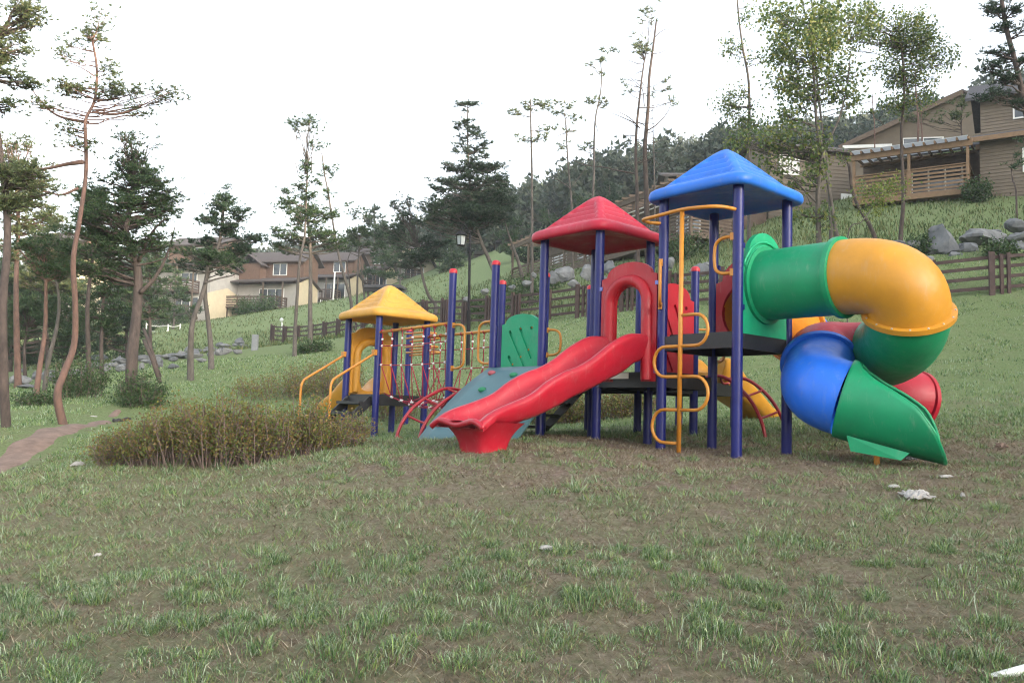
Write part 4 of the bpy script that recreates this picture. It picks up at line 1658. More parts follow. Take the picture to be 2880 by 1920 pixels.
# ================================================================ BOULDERS
def rock(px, py, wpx, hpx, label, m='rock', Y=None, group=None, seed=0):
    if Y is None:
        Y = hit(px, py+hpx*.5)[1]
    c = at(px, py, Y)
    sx, sz = wpx/FP*Y*.5, hpx/FP*Y*.55
    rg = np.random.default_rng(seed+int(px*7+py))
    mb = MB().ball((0, 0, 0), 1., 26)
    V = np.array(mb.v)
    V += .10*np.sin(V[:, [1, 2, 0]]*3+rg.uniform(0, 6, 3))
    for k in range(17):
        n = unit(rg.normal(0, 1, 3))
        d = rg.uniform(.50, .84)
        o_ = V@n-d
        V = V-np.clip(o_, 0, None)[:, None]*n*.96
    V += .03*np.sin(V[:, [1, 2, 0]]*17+rg.uniform(0, 6, 3))
    V += .035*np.sin(V[:, [2, 0, 1]]*9+rg.uniform(0, 6, 3))
    V = V*np.array([sx*1.12, max(sx*.75, sz*.8), sz*1.15])
    a = rg.uniform(-.4, .4)
    V = V@np.array([[math.cos(a), math.sin(a), 0], [-math.sin(a), math.cos(a), 0], [0, 0, 1]])
    mb.v = [tuple(c+v_+ZZ*0) for v_ in V]
    return solo('boulder', mb, m, label, 'boulder', group=group, auto=22)


GR = 'boulders along the bank behind the right fence'
for a in ((2643, 694, 88, 80, 'tall pointed grey boulder behind the fence at the right', 'rock'), (2753, 664, 120, 40, 'long flat boulder with a white broken edge, right of the pointed one', 'rockw'),
          (2724, 703, 64, 40, 'dark grey boulder tucked under the long flat one', 'rock'), (2566, 688, 36, 20, 'small square grey boulder above the yellow tube elbow', 'rockw'),
          (2567, 718, 60, 30, 'low bluish boulder at the left foot of the pointed one', 'rock'), (2862, 638, 66, 32, 'broad slab boulder highest at the right edge', 'rock'),
          (2864, 668, 56, 24, 'thin pale boulder under the highest slab at the right edge', 'rockw'), (2856, 697, 62, 36, 'rounded grey boulder just above the fence at the right edge', 'rock'),
          (2508, 688, 64, 18, 'half buried flat stone left of the small square boulder', 'rock'), (2790, 712, 66, 16, 'flat sloping stone right behind the top fence rail', 'rockw'), (2690, 722, 50, 26, 'grey stone between the pointed boulder and the flat sloping stone', 'rock'), (2812, 690, 54, 30, 'blocky grey boulder left of the rounded one at the right edge', 'rockw'), (2800, 655, 40, 22, 'small grey boulder on top of the long flat one', 'rock'), (2462, 694, 46, 20, 'low stone above the middle of the yellow elbow', 'rock'), (2610, 735, 44, 20, 'stone wedged under the pointed boulder', 'rockw')):
    rock(a[0], a[1], a[2]*1.22, a[3]*1.25, a[4], m=a[5], Y=27.0+(745-a[1])*.02, group=GR)
GM = 'boulders on the bank behind the red tower'
for a in ((1590, 772, 60, 54, 'grey boulder with a white streak, behind the red roofed tower', 'rockw'), (1650, 762, 36, 48, 'upright pale boulder right of the streaked one', 'rockw'),
          (1556, 782, 34, 30, 'dark boulder left of the streaked one', 'rock'), (1502, 774, 20, 15, 'small pale stone left of the red tower post', 'rockw'), (1364, 820, 30, 18, 'small pale stone near the lantern post', 'rockw'),
          (1310, 842, 22, 16, 'small grey stone at the foot of the bank left of the lantern post', 'rock'), (1967, 764, 60, 52, 'big grey boulder seen between the blue tower posts', 'rock'),
          (1915, 782, 44, 26, 'low grey boulder left of the big one between the blue tower posts', 'rock'), (1716, 750, 40, 32, 'grey boulder over the red arched panel', 'rock'), (1886, 738, 26, 42, 'white cone shaped boulder beside the zigzag ladder', 'rockw'),
          (1440, 808, 24, 13, 'small flat stone left of the red capped posts', 'rock')):
    rock(*a[:5], m=a[5], Y=33.5+(800-a[1])*.03-(a[0]-1600)*.006, group=GM)
GL = 'stones of the bank at the left wood edge'
for a in ((280, 1007, 52, 24, 'large bluish stone behind the left wood, right of the leaning pine', 'rock'), (340, 1014, 46, 22, 'broad grey stone beside the thick forked pine', 'rock'), (295, 1037, 30, 16, 'small white topped stone left of the thick forked pine', 'rockw'),
          (340, 1037, 42, 20, 'pale stone touching the thick forked pine', 'rockw'), (444, 1020, 46, 30, 'grey stone behind the slanting prop', 'rock'), (486, 1029, 34, 16, 'low grey stone right of the slanting prop', 'rock'),
          (57, 1068, 58, 32, 'white faced stone near the left picture edge', 'rockw'), (76, 1086, 56, 12, 'flat slab under the white faced stone', 'rock'), (140, 1058, 56, 32, 'grey stone behind the bare leaning pine', 'rock'), (160, 1075, 24, 14, 'small stone at the foot of the bare leaning pine', 'rockw'),
          (250, 1036, 20, 30, 'upright stone beside the dark bush', 'rock'), (62, 1041, 22, 11, 'small grey stone above the white faced stone', 'rock'), (12, 1078, 34, 22, 'grey stone cut by the left picture edge', 'rock'), (204, 1045, 28, 14, 'low stone behind the dark bush', 'rock'),
          (635, 987, 40, 20, 'pale flat stone left of the concrete post', 'rockw'), (668, 989, 28, 15, 'small pale stone nearest the concrete post', 'rockw'), (686, 973, 26, 12, 'thin grey stone above the one by the concrete post', 'rock'), (567, 1012, 36, 14, 'pale stone at the lawn edge between the two thin pines', 'rockw'),
          (505, 1001, 50, 17, 'long grey stone left of the thin curved pine', 'rock'), (602, 984, 30, 12, 'small grey stone right of the thin curved pine', 'rock'), (540, 985, 34, 12, 'mossy stone above the lawn edge stones', 'rock'), (400, 1008, 34, 18, 'grey stone right of the thick forked pine', 'rock'), (104, 1052, 30, 16, 'dark stone between the two left trunks', 'rock')):
    rock(*a[:5], m=a[5], group=GL)

rq = np.random.default_rng(77)
for (xa, ya, xb, yb, n_, wh_) in ((0, 1082, 180, 1052, 8, 'behind the two leftmost trunks'), (60, 1062, 370, 1018, 9, 'in the upper row behind the leaning red pine'), (240, 1040, 380, 1010, 6, 'around the thick forked pine'), (385, 1024, 640, 985, 14, 'behind the two thin curved pines'), (420, 1006, 690, 966, 12, 'in the upper row below the leftmost cabin')):
    for k in range(n_):
        q = (k+rq.uniform(.1, .9))/n_
        rock(xa+(xb-xa)*q, ya+(yb-ya)*q+rq.uniform(-9, 9), rq.uniform(18, 44), rq.uniform(9, 22), 'small grey piled stone '+wh_, 'rock' if rq.uniform() < .6 else 'rockw', None, 'piled stones '+wh_, int(rq.integers(9999)))
GS2 = 'rubble of the bank behind the play structure'
for k, (x, y, w_, h_, lab) in enumerate(((1480, 798, 30, 18, 'rubble stone left of the red tower, uppermost'), (1530, 805, 26, 16, 'rubble stone between the red tower posts, lowest'), (1615, 800, 44, 24, 'broad rubble stone under the streaked boulder'), (1690, 785, 34, 24, 'rubble stone left of the one over the arched panel'), (1745, 778, 30, 20, 'rubble stone right of the one over the arched panel'), (1860, 792, 36, 22, 'rubble stone below the white cone boulder'), (1940, 800, 40, 20, 'rubble stone under the big boulder by the blue posts'), (2010, 775, 36, 30, 'rubble stone right of the big boulder by the blue posts'), (1990, 745, 30, 22, 'small rubble stone above the big boulder by the blue posts'), (1780, 757, 28, 20, 'rubble stone beside the red roof right post'))):
    rock(x, y, w_, h_, lab, 'rock' if k % 2 else 'rockw', 33.5+(800-y)*.03-(x-1600)*.006, GS2, k)

# ================================================================ LAMPS, POSTS, SMALL FIXTURES
lb = at(1316, 1030, 24)
lt = at(1298, 700, 24)
lp = thing('lamp_post', 'dark iron lamp post with a hanging square lantern behind the rope bridge', 'street lamp', lb)
pt = at(1322, 660, 24)
part('pole', MB().tube([lb-ZZ*.2, lb+(pt-lb)*.45, pt], [.045, .042, .036], 10), 'lampmetal', lp, smooth=True)
part('pole_base', MB().cyl(lb-ZZ*.2, lb+(pt-lb)*.42, .06, 10), 'lampmetal', lp, auto=40)
hd = at(1297, 672, 24)
part('arm', MB().tube(smooth_path([pt, pt+ZZ*.18-RI*.08, hd+ZZ*.42+RI*.05, hd+ZZ*.25], 5), .02, 6), 'lampmetal', lp, smooth=True)
lan = part('lantern', MB().tube([hd+ZZ*.24, hd+ZZ*.20, hd+ZZ*.14, hd+ZZ*.10], [.03, .10, .17, .18], 8), 'lampmetal', lp)
part('glass', MB().tube([hd+ZZ*.10, hd-ZZ*.18], [.125, .095], 4), 'lampglass2', lan)
for k in range(4):
    a = math.pi/2*k
    part('bar', MB().bar(hd+ZZ*.10+np.array([math.cos(a), math.sin(a), 0])*.145, hd-ZZ*.19+np.array([math.cos(a), math.sin(a), 0])*.11, .018, .018, up=np.array([math.sin(a+.3), math.cos(a+.1), 0])), 'lampmetal', lan)
part('base_ring', MB().tube([hd-ZZ*.18, hd-ZZ*.215], [.12, .10], 8), 'lampmetal', lan)

gp = at(795, 938, 62)
gl_ = thing('globe_lamp', 'white globe garden lamp on a short white post left of the fence', 'garden lamp', gp)
part('post', MB().cyl(gp-ZZ*.3, at(793, 906, 62), .05, 8), 'white', gl_, smooth=True)
part('globe', MB().ball(at(792, 899, 62), .15, 12), 'lampglass', gl_, smooth=True)
cp_ = hit(716, 985)
solo('concrete_post', MB().box(cp_+ZZ*.25, (.24, .24, .85)), 'concrete', 'square grey concrete post at the end of the far fence', 'post', bevel=.02)


def rope_fence(label, pts, Y, h):
    ps = [at(x, y, Y) for x, y in pts]
    t_ = thing('rope_fence', label, 'rope fence', ps[0])
    for p in ps:
        part('post', MB().cyl(p-ZZ*.4, p+ZZ*h, .055, 8), 'white', t_)
    for a, b in zip(ps, ps[1:]):
        for z in (.92, .5):
            P = [a+(b-a)*s+ZZ*(h*z-.25*4*s*(1-s)*h*.5) for s in np.linspace(0, 1, 8)]
            part('rope', MB().tube(P, .028, 6), 'white', t_, smooth=True)


rope_fence('white rope fence on short posts below the leftmost cabin', [(410, 945), (471, 948), (505, 947)], 64, 1.0)
rope_fence('white rope fence beside the leaning white pole', [(900, 868), (936, 864), (974, 861), (1010, 856)], 90, 1.0)
a, b = at(935, 862, 92), at(942, 764, 92)
solo('white_pole', MB().cyl(a-ZZ*.5, b, .09, 8), 'white', 'tall leaning white pole in front of a cabin deck', 'pole', smooth=True)
ws = hit(305, 985)
t = thing('wooden_steps', 'pale wooden slatted steps on the left bank', 'steps', ws)
for k in range(5):
    p = at(305-2*k, 985-9*k, ws[1]+.3*k)
    part('slat', MB().box(p, (52/FP*ws[1], .22, .07), (unit((1, .1, -.05)), unit((-.1, 1, 0)), ZZ)), 'trimwood', t)
for s_ in (-1, 1):
    part('stringer', MB().bar(at(305+24*s_, 990, ws[1]), at(297+24*s_, 946, ws[1]+1.3), .06, .16), 'darkwood', t)


# ================================================================ TREES
def tuft_mesh(C, size, n, kind, flat=.5):
    """needle tufts or leaves round the centres C (numpy)"""
    m = len(C)
    if kind == 'pine':
        rep = np.repeat(np.arange(m), n)
        d = RG.normal(0, 1, (m*n, 3))
        d[:, 2] = np.abs(d[:, 2])*.8+.1
        d /= np.linalg.norm(d, axis=1)[:, None]
        L = size*RG.uniform(.6, 1.15, m*n)
        s = np.cross(d, RG.normal(0, 1, (m*n, 3)))
        s /= np.linalg.norm(s, axis=1)[:, None]
        w_ = size*.11
        b = C[rep]
        V = np.stack([b-s*w_, b+s*w_, b+d*L[:, None]], 1).reshape(-1, 3)
        return V, np.arange(3*m*n).reshape(-1, 3)
    rep = np.repeat(np.arange(m), n)
    b = C[rep]+RG.normal(0, size*1.1, (m*n, 3))
    d = RG.normal(0, 1, (m*n, 3))
    d[:, 2] -= .5
    d /= np.linalg.norm(d, axis=1)[:, None]
    s = np.cross(d, RG.normal(0, 1, (m*n, 3)))
    s /= np.linalg.norm(s, axis=1)[:, None]
    L = size*RG.uniform(.7, 1.2, m*n)[:, None]
    V = np.stack([b, b+d*L*.5+s*L*.33, b+d*L, b+d*L*.5-s*L*.33], 1).reshape(-1, 3)
    o = (np.arange(m*n)*4)[:, None]
    T = np.concatenate([o+np.array([0, 1, 2]), o+np.array([0, 2, 3])], 1).reshape(-1, 3)
    return V, T


def bend(a, b, up, n=5, jit=.06):
    a, b = np.array(a), np.array(b)
    L = np.linalg.norm(b-a)
    P = []
    for k in range(n+1):
        s = k/n
        p = a+(b-a)*s
        p = p+ZZ*up*L*(s*s-s)
        if 0 < k < n:
            p = p+RG.normal(0, jit*L*.35, 3)
        P.append(p)
    return P


def tree(label, Y, trunk, r0, r1, blobs, kind='pine', leaf='needle', bark='bark', group=None, name='pine_tree', limbs=(), size=None, vsp=.24, more=1.0, extra=(), root_hit=None, dead=0):
    """trunk, blobs, limbs given in photo pixels (2352 wide) at distance Y; every crown blob is (cx, cy, rx, ry, pads, density)"""
    tp = [at(x*K, y*K, Y) for x, y in trunk]
    # give the trunk some depth wander
    for k, p in enumerate(tp):
        p[1] += .12*math.sin(k*1.7+trunk[0][0])
    base = tp[0].copy()
    base[2] = min(base[2], hz(base[0], base[1]))-.15
    tp = [base]+tp[1:] if abs(base[2]-tp[0][2]) < .5 else [base]+tp
    P = smooth_path(tp, 6)
    n = len(P)
    loc = np.array([base[0], base[1], hz(base[0], base[1])])
    t = thing(name, label, 'tree', loc, group)
    rr = [r0+(r1-r0)*(k/(n-1))**.55 for k in range(n)]
    rr[0] *= 1.25
    tr = MB().tube(P, rr, 9)
    for ex in extra:
        q = smooth_path([at(x*K, y*K, Y+ex[2]) for x, y in ex[0]], 5)
        tr.tube(q, [ex[1]*(1-.75*k/(len(q)-1)) for k in range(len(q))], 7)
    PA = np.array(P)
    br = MB()
    cents = []
    size = 1.0*(size or max(.10, Y*.0062))
    r0, r1 = r0*.66, r1*.7
    for lb_ in limbs:
        q = smooth_path([at(x*K, y*K, Y+lb_[2]*k/max(1, len(lb_[0])-1)) for k, (x, y) in enumerate(lb_[0])], 5)
        br.tube(q, [lb_[1]*(1-.8*k/(len(q)-1)) for k in range(len(q))], 6)
    for bi, (cx, cy, rx, ry, pads, dens) in enumerate(blobs):
        c = at(cx*K, cy*K, Y)
        ax_, az_ = rx*K/FP*Y, ry*K/FP*Y
        ay_ = min(ax_, 2.6)
        for k in range(int(round(pads*more))):
            while True:
                q = RG.uniform(-1, 1, 3)
                if q@q < 1:
                    break
            pc = c+q*np.array([ax_, ay_, az_])*.88
            # limb from the trunk, from a little lower down
            dz = PA[:, 2]-(pc[2]-.25*np.hypot(pc[0]-PA[:, 0], pc[1]-PA[:, 1]))
            i = int(np.argmin(np.abs(dz)))
            i = max(min(i, n-2), n//6)
            rb = min(rr[i]*.45, .012*Y*.05+.018)
            B = bend(PA[i], pc, RG.uniform(-.05, .25), 5)
            br.tube(B, [rb*(1-.75*s/5) for s in range(6)], 5, caps=False)
            pr = RG.uniform(.55, 1.0)*min(max(.26*(ax_+az_), .35), 1.15)
            nt_ = int(dens*RG.uniform(.7, 1.3)*(pr/size)**2*4.5)+6
            if kind == 'pine':
                ntw = 7
                ends = []
                for m_ in range(ntw):
                    ph, rd = RG.uniform(0, 6.283), pr*math.sqrt(RG.uniform(.12, 1.))
                    e = pc+np.array([rd*math.cos(ph), rd*math.sin(ph), RG.normal(.08, vsp)*pr])
                    st_ = np.array(B[RG.integers(3, 6)])
                    br.tube([st_, st_*.5+e*.5-ZZ*.03, e], [rb*.35, rb*.22, rb*.1], 3, caps=False)
                    ends.append((st_, e))
                wq = RG.integers(0, ntw, nt_)
                tq = RG.uniform(.35, 1.04, nt_)[:, None]
                S_, E_ = np.array([q_[0] for q_ in ends])[wq], np.array([q_[1] for q_ in ends])[wq]
                cents.append(S_+(E_-S_)*tq+RG.normal(0, .10*pr+.3*size, (nt_, 3))*np.array([1, 1, .55]))
            else:
                off = RG.normal(0, .48, (nt_, 3))*pr
                cents.append(pc+off)
                for m_ in range(4):
                    e = pc+off[RG.integers(0, nt_)]
                    br.tube([B[3], (B[4]+e)/2+ZZ*.03, e], [rb*.4, rb*.28, rb*.12], 4, caps=False)
    for k in range(dead):
        i = RG.integers(int(n*.35), n-2)
        a = RG.uniform(0, 6.283)
        L = RG.uniform(.5, 1.7)
        e = PA[i]+np.array([math.cos(a)*L, math.sin(a)*L, RG.uniform(-.35, .45)*L])
        B = bend(PA[i], e, RG.uniform(-.2, .3), 4, .1)
        br.tube(B, [.022, .018, .013, .009, .005], 4, caps=False)
    part('trunk', tr, bark, t, smooth=True)
    if br.v:
        part('branches', br, bark, t, smooth=True)['kind'] = 'stuff'
    if cents:
        C = np.concatenate(cents)
        V, T = tuft_mesh(C, size*(1. if kind == 'pine' else .72), 7 if kind == 'pine' else 5, kind)
        np_mesh('crown', V, T, leaf, t)
    return t


GW = 'pines of the wood at the left'
tree('tall pine rising along the left picture edge, its trunk cut by the frame', 14, [(8, 985), (12, 880), (16, 700), (12, 560), (4, 430), (-6, 250), (-10, 60)], .085, .05,
     [(25, 45, 85, 60, 10, .5), (15, 120, 60, 40, 6, .5), (20, 180, 60, 16, 4, .7), (10, 250, 40, 25, 3, .3), (40, 390, 70, 40, 7, .5), (20, 450, 60, 40, 6, .6), (90, 420, 50, 30, 4, .3)], leaf='needle_pale', more=1.8, group=GW)
tree('slender leaning red barked pine with a thin open top', 16, [(147, 972), (139, 912), (149, 860), (163, 790), (172, 700), (176, 600), (183, 500), (190, 400), (200, 330), (203, 280), (214, 225), (217, 150), (216, 90)], .092, .02,
     [(214, 72, 28, 30, 4, .28), (245, 30, 18, 10, 1, .2), (160, 120, 38, 26, 4, .2), (250, 160, 24, 24, 2, .2), (270, 212, 52, 15, 6, .42), (160, 205, 50, 15, 5, .35), (330, 255, 28, 14, 3, .22), (385, 220, 40, 22, 4, .16), (95, 235, 42, 22, 3, .22),
      (140, 290, 40, 20, 3, .16), (190, 330, 40, 22, 3, .2)], leaf='needle_pale', bark='redbark', more=1.7, limbs=[([(203, 282), (150, 272), (120, 258), (90, 228), (66, 195)], .035, .3), ([(213, 258), (260, 263), (300, 255), (335, 238), (390, 212)], .028, -.3), ([(214, 230), (255, 230), (300, 218)], .022, .2),
            ([(190, 372), (150, 378), (100, 388), (30, 385)], .05, .3), ([(180, 432), (140, 448), (100, 440), (60, 458)], .03, -.3), ([(217, 175), (185, 155), (140, 138)], .016, .2), ([(217, 205), (170, 200)], .02, .1)], group=GW)
tree('thick forked pine with a broad round crown and a bush at its foot', 19.5, [(305, 918), (308, 830), (313, 700), (312, 620), (305, 575), (293, 530), (296, 470), (305, 420)], .17, .05,
     [(310, 375, 75, 42, 10, .5), (300, 430, 110, 46, 13, .7), (285, 500, 125, 50, 16, .95), (375, 470, 50, 50, 8, .8), (210, 480, 45, 50, 6, .8), (245, 555, 80, 40, 10, .9), (370, 550, 45, 40, 5, .6), (310, 320, 60, 24, 5, .2), (230, 620, 70, 40, 8, .9), (400, 460, 30, 40, 3, .4), (280, 580, 70, 30, 6, .7)], leaf='needle', bark='bark',
     limbs=[([(322, 672), (350, 645), (375, 605), (392, 560), (402, 520)], .06, .4), ([(300, 560), (270, 500), (262, 450)], .05, -.4), ([(318, 600), (345, 540), (380, 500)], .05, -.3), ([(312, 610), (360, 600), (410, 580)], .03, .3)], size=.115, more=1.8, group=GW)
tree('crooked pine with a low flat crown, third from the far fence end', 26, [(435, 876), (438, 800), (446, 740), (462, 680), (470, 640), (480, 600)], .12, .05,
     [(480, 590, 62, 22, 6, .6), (430, 590, 40, 18, 3, .5), (540, 600, 40, 16, 3, .5)], leaf='needle', bark='greybark', limbs=[([(470, 650), (500, 640), (540, 630), (555, 610)], .035, .3), ([(448, 735), (430, 720), (425, 700)], .03, .2)], more=1.8, group=GW)
tree('dark bushy pine with a dense rounded crown before the leftmost cabin', 28, [(489, 846), (482, 790), (475, 730), (473, 660), (490, 600), (505, 540), (512, 470)], .11, .05,
     [(512, 505, 68, 46, 14, 1.1), (512, 455, 40, 26, 6, .8), (560, 560, 40, 30, 6, .9), (460, 560, 40, 30, 6, .9), (590, 545, 28, 28, 3, .8), (510, 600, 70, 34, 8, .8), (430, 610, 40, 24, 3, .7)], leaf='needle_dark', bark='greybark', size=.16, more=1.5, group=GW)
tree('thin pine with a tall feathery bare top, left of the yellow roof', 32, [(678, 820), (676, 760), (682, 680), (690, 600), (700, 540), (702, 440), (708, 360)], .10, .03,
     [(700, 430, 46, 36, 7, .6), (690, 480, 56, 32, 7, .65), (708, 385, 30, 20, 3, .5), (652, 450, 26, 16, 2, .4), (720, 280, 30, 22, 5, .12), (672, 280, 24, 20, 3, .1), (735, 330, 20, 14, 2, .15)], leaf='needle', bark='greybark',
     limbs=[([(702, 400), (706, 330), (712, 270), (715, 255)], .03, .2), ([(700, 400), (700, 340), (685, 300), (676, 260)], .022, .2), ([(685, 400), (672, 350), (663, 300)], .02, .2), ([(715, 400), (718, 330), (728, 280)], .02, -.2)], size=.17, more=1.9, group=GW)
tree('straight grey pine nearest the left end of the far fence', 36, [(714, 790), (713, 720), (712, 640), (712, 570), (708, 500)], .13, .06,
     [(700, 540, 66, 36, 11, .8), (648, 553, 44, 32, 7, .8), (742, 500, 38, 38, 6, .7), (772, 556, 34, 32, 5, .6), (692, 485, 50, 38, 7, .75)], leaf='needle', bark='greybark', size=.2, more=1.9, group=GW)
tree('slim pine leaning to the left behind the yellow roofed tower', 40, [(806, 700), (795, 650), (782, 600), (772, 560), (762, 500), (754, 440), (746, 400), (738, 350)], .11, .03,
     [(745, 395, 22, 20, 3, .4), (775, 390, 22, 10, 2, .15), (800, 470, 14, 14, 1, .2), (752, 455, 26, 18, 3, .4)], leaf='needle', bark='greybark', limbs=[([(758, 420), (775, 400), (795, 378)], .02, 0)], group=GW)
tree('cluster pine with three thin stems above the yellow roof', 48, [(820, 690), (822, 640), (824, 580), (826, 540)], .09, .04,
     [(830, 545, 46, 32, 7, .7), (822, 490, 26, 18, 3, .5), (870, 560, 36, 24, 4, .7), (790, 560, 24, 20, 3, .6)], leaf='needle', bark='greybark', extra=[([(838, 690), (832, 640), (828, 590)], .06, .4), ([(806, 690), (802, 640), (798, 600), (815, 560)], .06, -.4)], size=.22, more=2.0, group='pines of the middle slope')
GMID = 'pines of the middle slope'
tree('tall dark layered pine, the densest tree in the middle', 42, [(1143, 650), (1125, 600), (1103, 550), (1092, 510), (1082, 450), (1076, 380), (1074, 300), (1075, 240)], .17, .03,
     [(1073, 245, 26.0, 18, 4, .7), (1068, 290, 29.0, 13, 4, .7), (1085, 312, 42.0, 15, 5, .9), (1105, 345, 52.0, 18, 5, .8), (1060, 345, 29.0, 15, 3, .7), (1090, 385, 81.0, 18, 9, .9), (1035, 385, 31.0, 13, 4, .9), (1110, 420, 81.0, 20, 9, 1.0), (1040, 430, 65.0, 20, 8, 1.1), (1090, 460, 101.0, 24, 15, 1.2), (1020, 475, 72.0, 20, 9, 1.2),
      (1085, 500, 114.0, 22, 15, 1.2), (1000, 512, 60.0, 15, 6, 1.1), (1140, 495, 42.0, 26, 6, 1.0), (1060, 530, 65.0, 15, 6, 1.0)], leaf='needle_dark', bark='greybark', size=.2, vsp=.15, more=2.2, group=GMID,
     extra=[([(1205, 660), (1190, 600), (1172, 550), (1158, 505)], .12, 1.0)])
tree('low pine with flat dark layers, left under the densest pine', 44, [(1000, 700), (985, 680), (972, 640), (966, 600), (962, 560)], .14, .05,
     [(960, 590, 70, 12, 8, 1.0), (930, 610, 40, 9, 4, .9), (1000, 560, 50, 12, 6, 1.0), (900, 540, 50, 22, 7, .7), (940, 500, 44, 22, 6, .7), (895, 475, 30, 18, 3, .4), (925, 455, 28, 14, 3, .3)], leaf='needle_dark', bark='greybark', size=.2, vsp=.15, more=2.2, group=GMID)
tree('tall bare stemmed pine with a sparse flat top, just left of the red roof', 38, [(1222, 640), (1222, 560), (1222, 450), (1221, 350), (1219, 280), (1218, 230)], .115, .03,
     [(1215, 240, 44, 20, 6, .2), (1185, 262, 30, 14, 3, .2), (1250, 250, 26, 22, 3, .15), (1245, 300, 24, 20, 3, .25), (1190, 310, 30, 24, 2, .08), (1240, 330, 20, 14, 2, .25)], leaf='needle_pale', bark='greybark', dead=9, group=GMID)
tree('thin pine with a drooping dead limb over the red roof', 40, [(1316, 640), (1315, 560), (1313, 470), (1308, 410), (1303, 350), (1300, 300), (1297, 260)], .10, .025,
     [(1295, 250, 40, 24, 5, .2), (1325, 270, 26, 16, 2, .2), (1290, 300, 26, 16, 2, .12), (1300, 345, 24, 16, 2, .2)], leaf='needle_pale', bark='greybark', dead=6,
     limbs=[([(1312, 435), (1285, 415), (1262, 405), (1240, 390)], .03, .5), ([(1313, 430), (1335, 400), (1355, 370), (1362, 360)], .025, .3)], group=GMID)
tree('wavy stemmed pale pine between the thin pine and the twin trunks', 42, [(1358, 640), (1357, 560), (1360, 470), (1364, 400), (1365, 330), (1368, 270), (1378, 220), (1382, 175), (1380, 140)], .11, .02,
     [(1372, 150, 26, 30, 4, .14), (1355, 230, 20, 22, 3, .25), (1385, 235, 14, 14, 2, .2), (1345, 340, 22, 20, 3, .25), (1400, 120, 24, 20, 2, .08)], leaf='needle_pale', bark='greybark', dead=6, group=GMID)
tree('twin trunked tall pine with bare reaching limbs behind the blue roof', 36, [(1466, 620), (1464, 520), (1462, 430), (1461, 350), (1463, 290), (1468, 230), (1474, 180), (1482, 130)], .145, .03,
     [(1480, 100, 40, 30, 6, .18), (1500, 25, 34, 20, 4, .14), (1465, 120, 26, 22, 3, .22), (1530, 185, 22, 24, 2, .12), (1440, 200, 26, 26, 2, .05), (1545, 230, 20, 22, 2, .1)], leaf='needle_pale', bark='bark', dead=16,
     extra=[([(1488, 620), (1486, 520), (1484, 430), (1481, 350), (1484, 300), (1489, 240), (1491, 180), (1500, 110), (1508, 45)], .14, .25)],
     limbs=[([(1462, 400), (1420, 392), (1390, 385), (1340, 378), (1308, 362)], .04, .5), ([(1462, 285), (1430, 270), (1400, 258)], .03, .3), ([(1470, 295), (1445, 270), (1405, 250)], .03, -.3), ([(1484, 302), (1510, 285), (1535, 255), (1542, 225)], .03, -.3), ([(1492, 125), (1470, 120), (1440, 118)], .02, .2), ([(1495, 125), (1520, 120), (1545, 105)], .018, .2), ([(1505, 85), (1520, 72), (1535, 68), (1555, 82)], .018, -.2), ([(1480, 245), (1475, 205), (1455, 185), (1430, 165)], .024, .2), ([(1462, 400), (1440, 380), (1400, 395)], .02, .1), ([(1465, 330), (1490, 350), (1450, 370), (1420, 375)], .018, .1)], group=GMID)
tree('grey dead looking thin trunk right of the twin trunks', 40, [(1504, 560), (1503, 470), (1502, 380), (1501, 300), (1500, 200)], .085, .015, [(1500, 210, 16, 14, 1, .06)], leaf='needle_pale', bark='greybark', dead=8,
     limbs=[([(1505, 390), (1530, 370), (1560, 330), (1590, 300)], .014, 0), ([(1505, 395), (1540, 372), (1580, 335)], .012, .2)], group=GMID)
# broad leaved trees at the right
GR_ = 'trees of the right slope'
tree('slim leafy tree with a thin stem behind the blue roof', 30, [(1722, 440), (1721, 340), (1720, 250), (1717, 180), (1708, 110), (1698, 40), (1690, -20)], .09, .025,
     [(1690, 110, 30, 40, 5, .18), (1740, 130, 26, 30, 3, .2), (1680, 220, 34, 30, 4, .3), (1670, 250, 34, 18, 4, .5), (1735, 250, 30, 24, 3, .3), (1700, 30, 26, 30, 3, .15), (1710, 290, 36, 16, 4, .5)], kind='leaf', leaf='leaf', bark='greybark', name='leafy_tree', group=GR_, size=.15, more=1.15)
tree('big leafy tree with several stems and a sunlit top', 27, [(1886, 600), (1880, 500), (1876, 430), (1884, 380), (1884, 330), (1874, 270), (1868, 200), (1866, 120), (1862, 40)], .125, .03,
     [(1850, 40, 120, 60, 22, .5), (1860, 130, 115, 50, 19, .5), (1960, 60, 50, 60, 7, .4), (1810, 120, 50, 60, 9, .55), (1800, 200, 55, 40, 9, .55), (1890, 200, 80, 46, 14, .55), (1950, 180, 40, 46, 6, .4), (1820, 270, 56, 36, 8, .5), (1780, 320, 70, 26, 9, .55), (1850, 340, 70, 36, 10, .55), (1960, 230, 36, 26, 4, .4), (1700, 320, 50, 14, 5, .5), (1860, 410, 60, 40, 8, .45),
      (1780, 390, 46, 30, 5, .4), (1880, 500, 26, 26, 3, .3), (1850, 490, 22, 18, 3, .35)], kind='leaf', leaf='leaf', bark='greybark', name='leafy_tree', group=GR_, size=.19, more=.85,
     extra=[([(1930, 590), (1918, 520), (1905, 440), (1890, 350), (1878, 270)], .09, .8), ([(1884, 370), (1905, 320), (1928, 270), (1945, 200), (1955, 110)], .05, -.4), ([(1876, 430), (1895, 400), (1900, 350)], .04, .3)],
     limbs=[([(1880, 470), (1850, 440), (1810, 400), (1770, 360)], .04, -.5), ([(1880, 500), (1862, 470), (1850, 440)], .03, .3)])
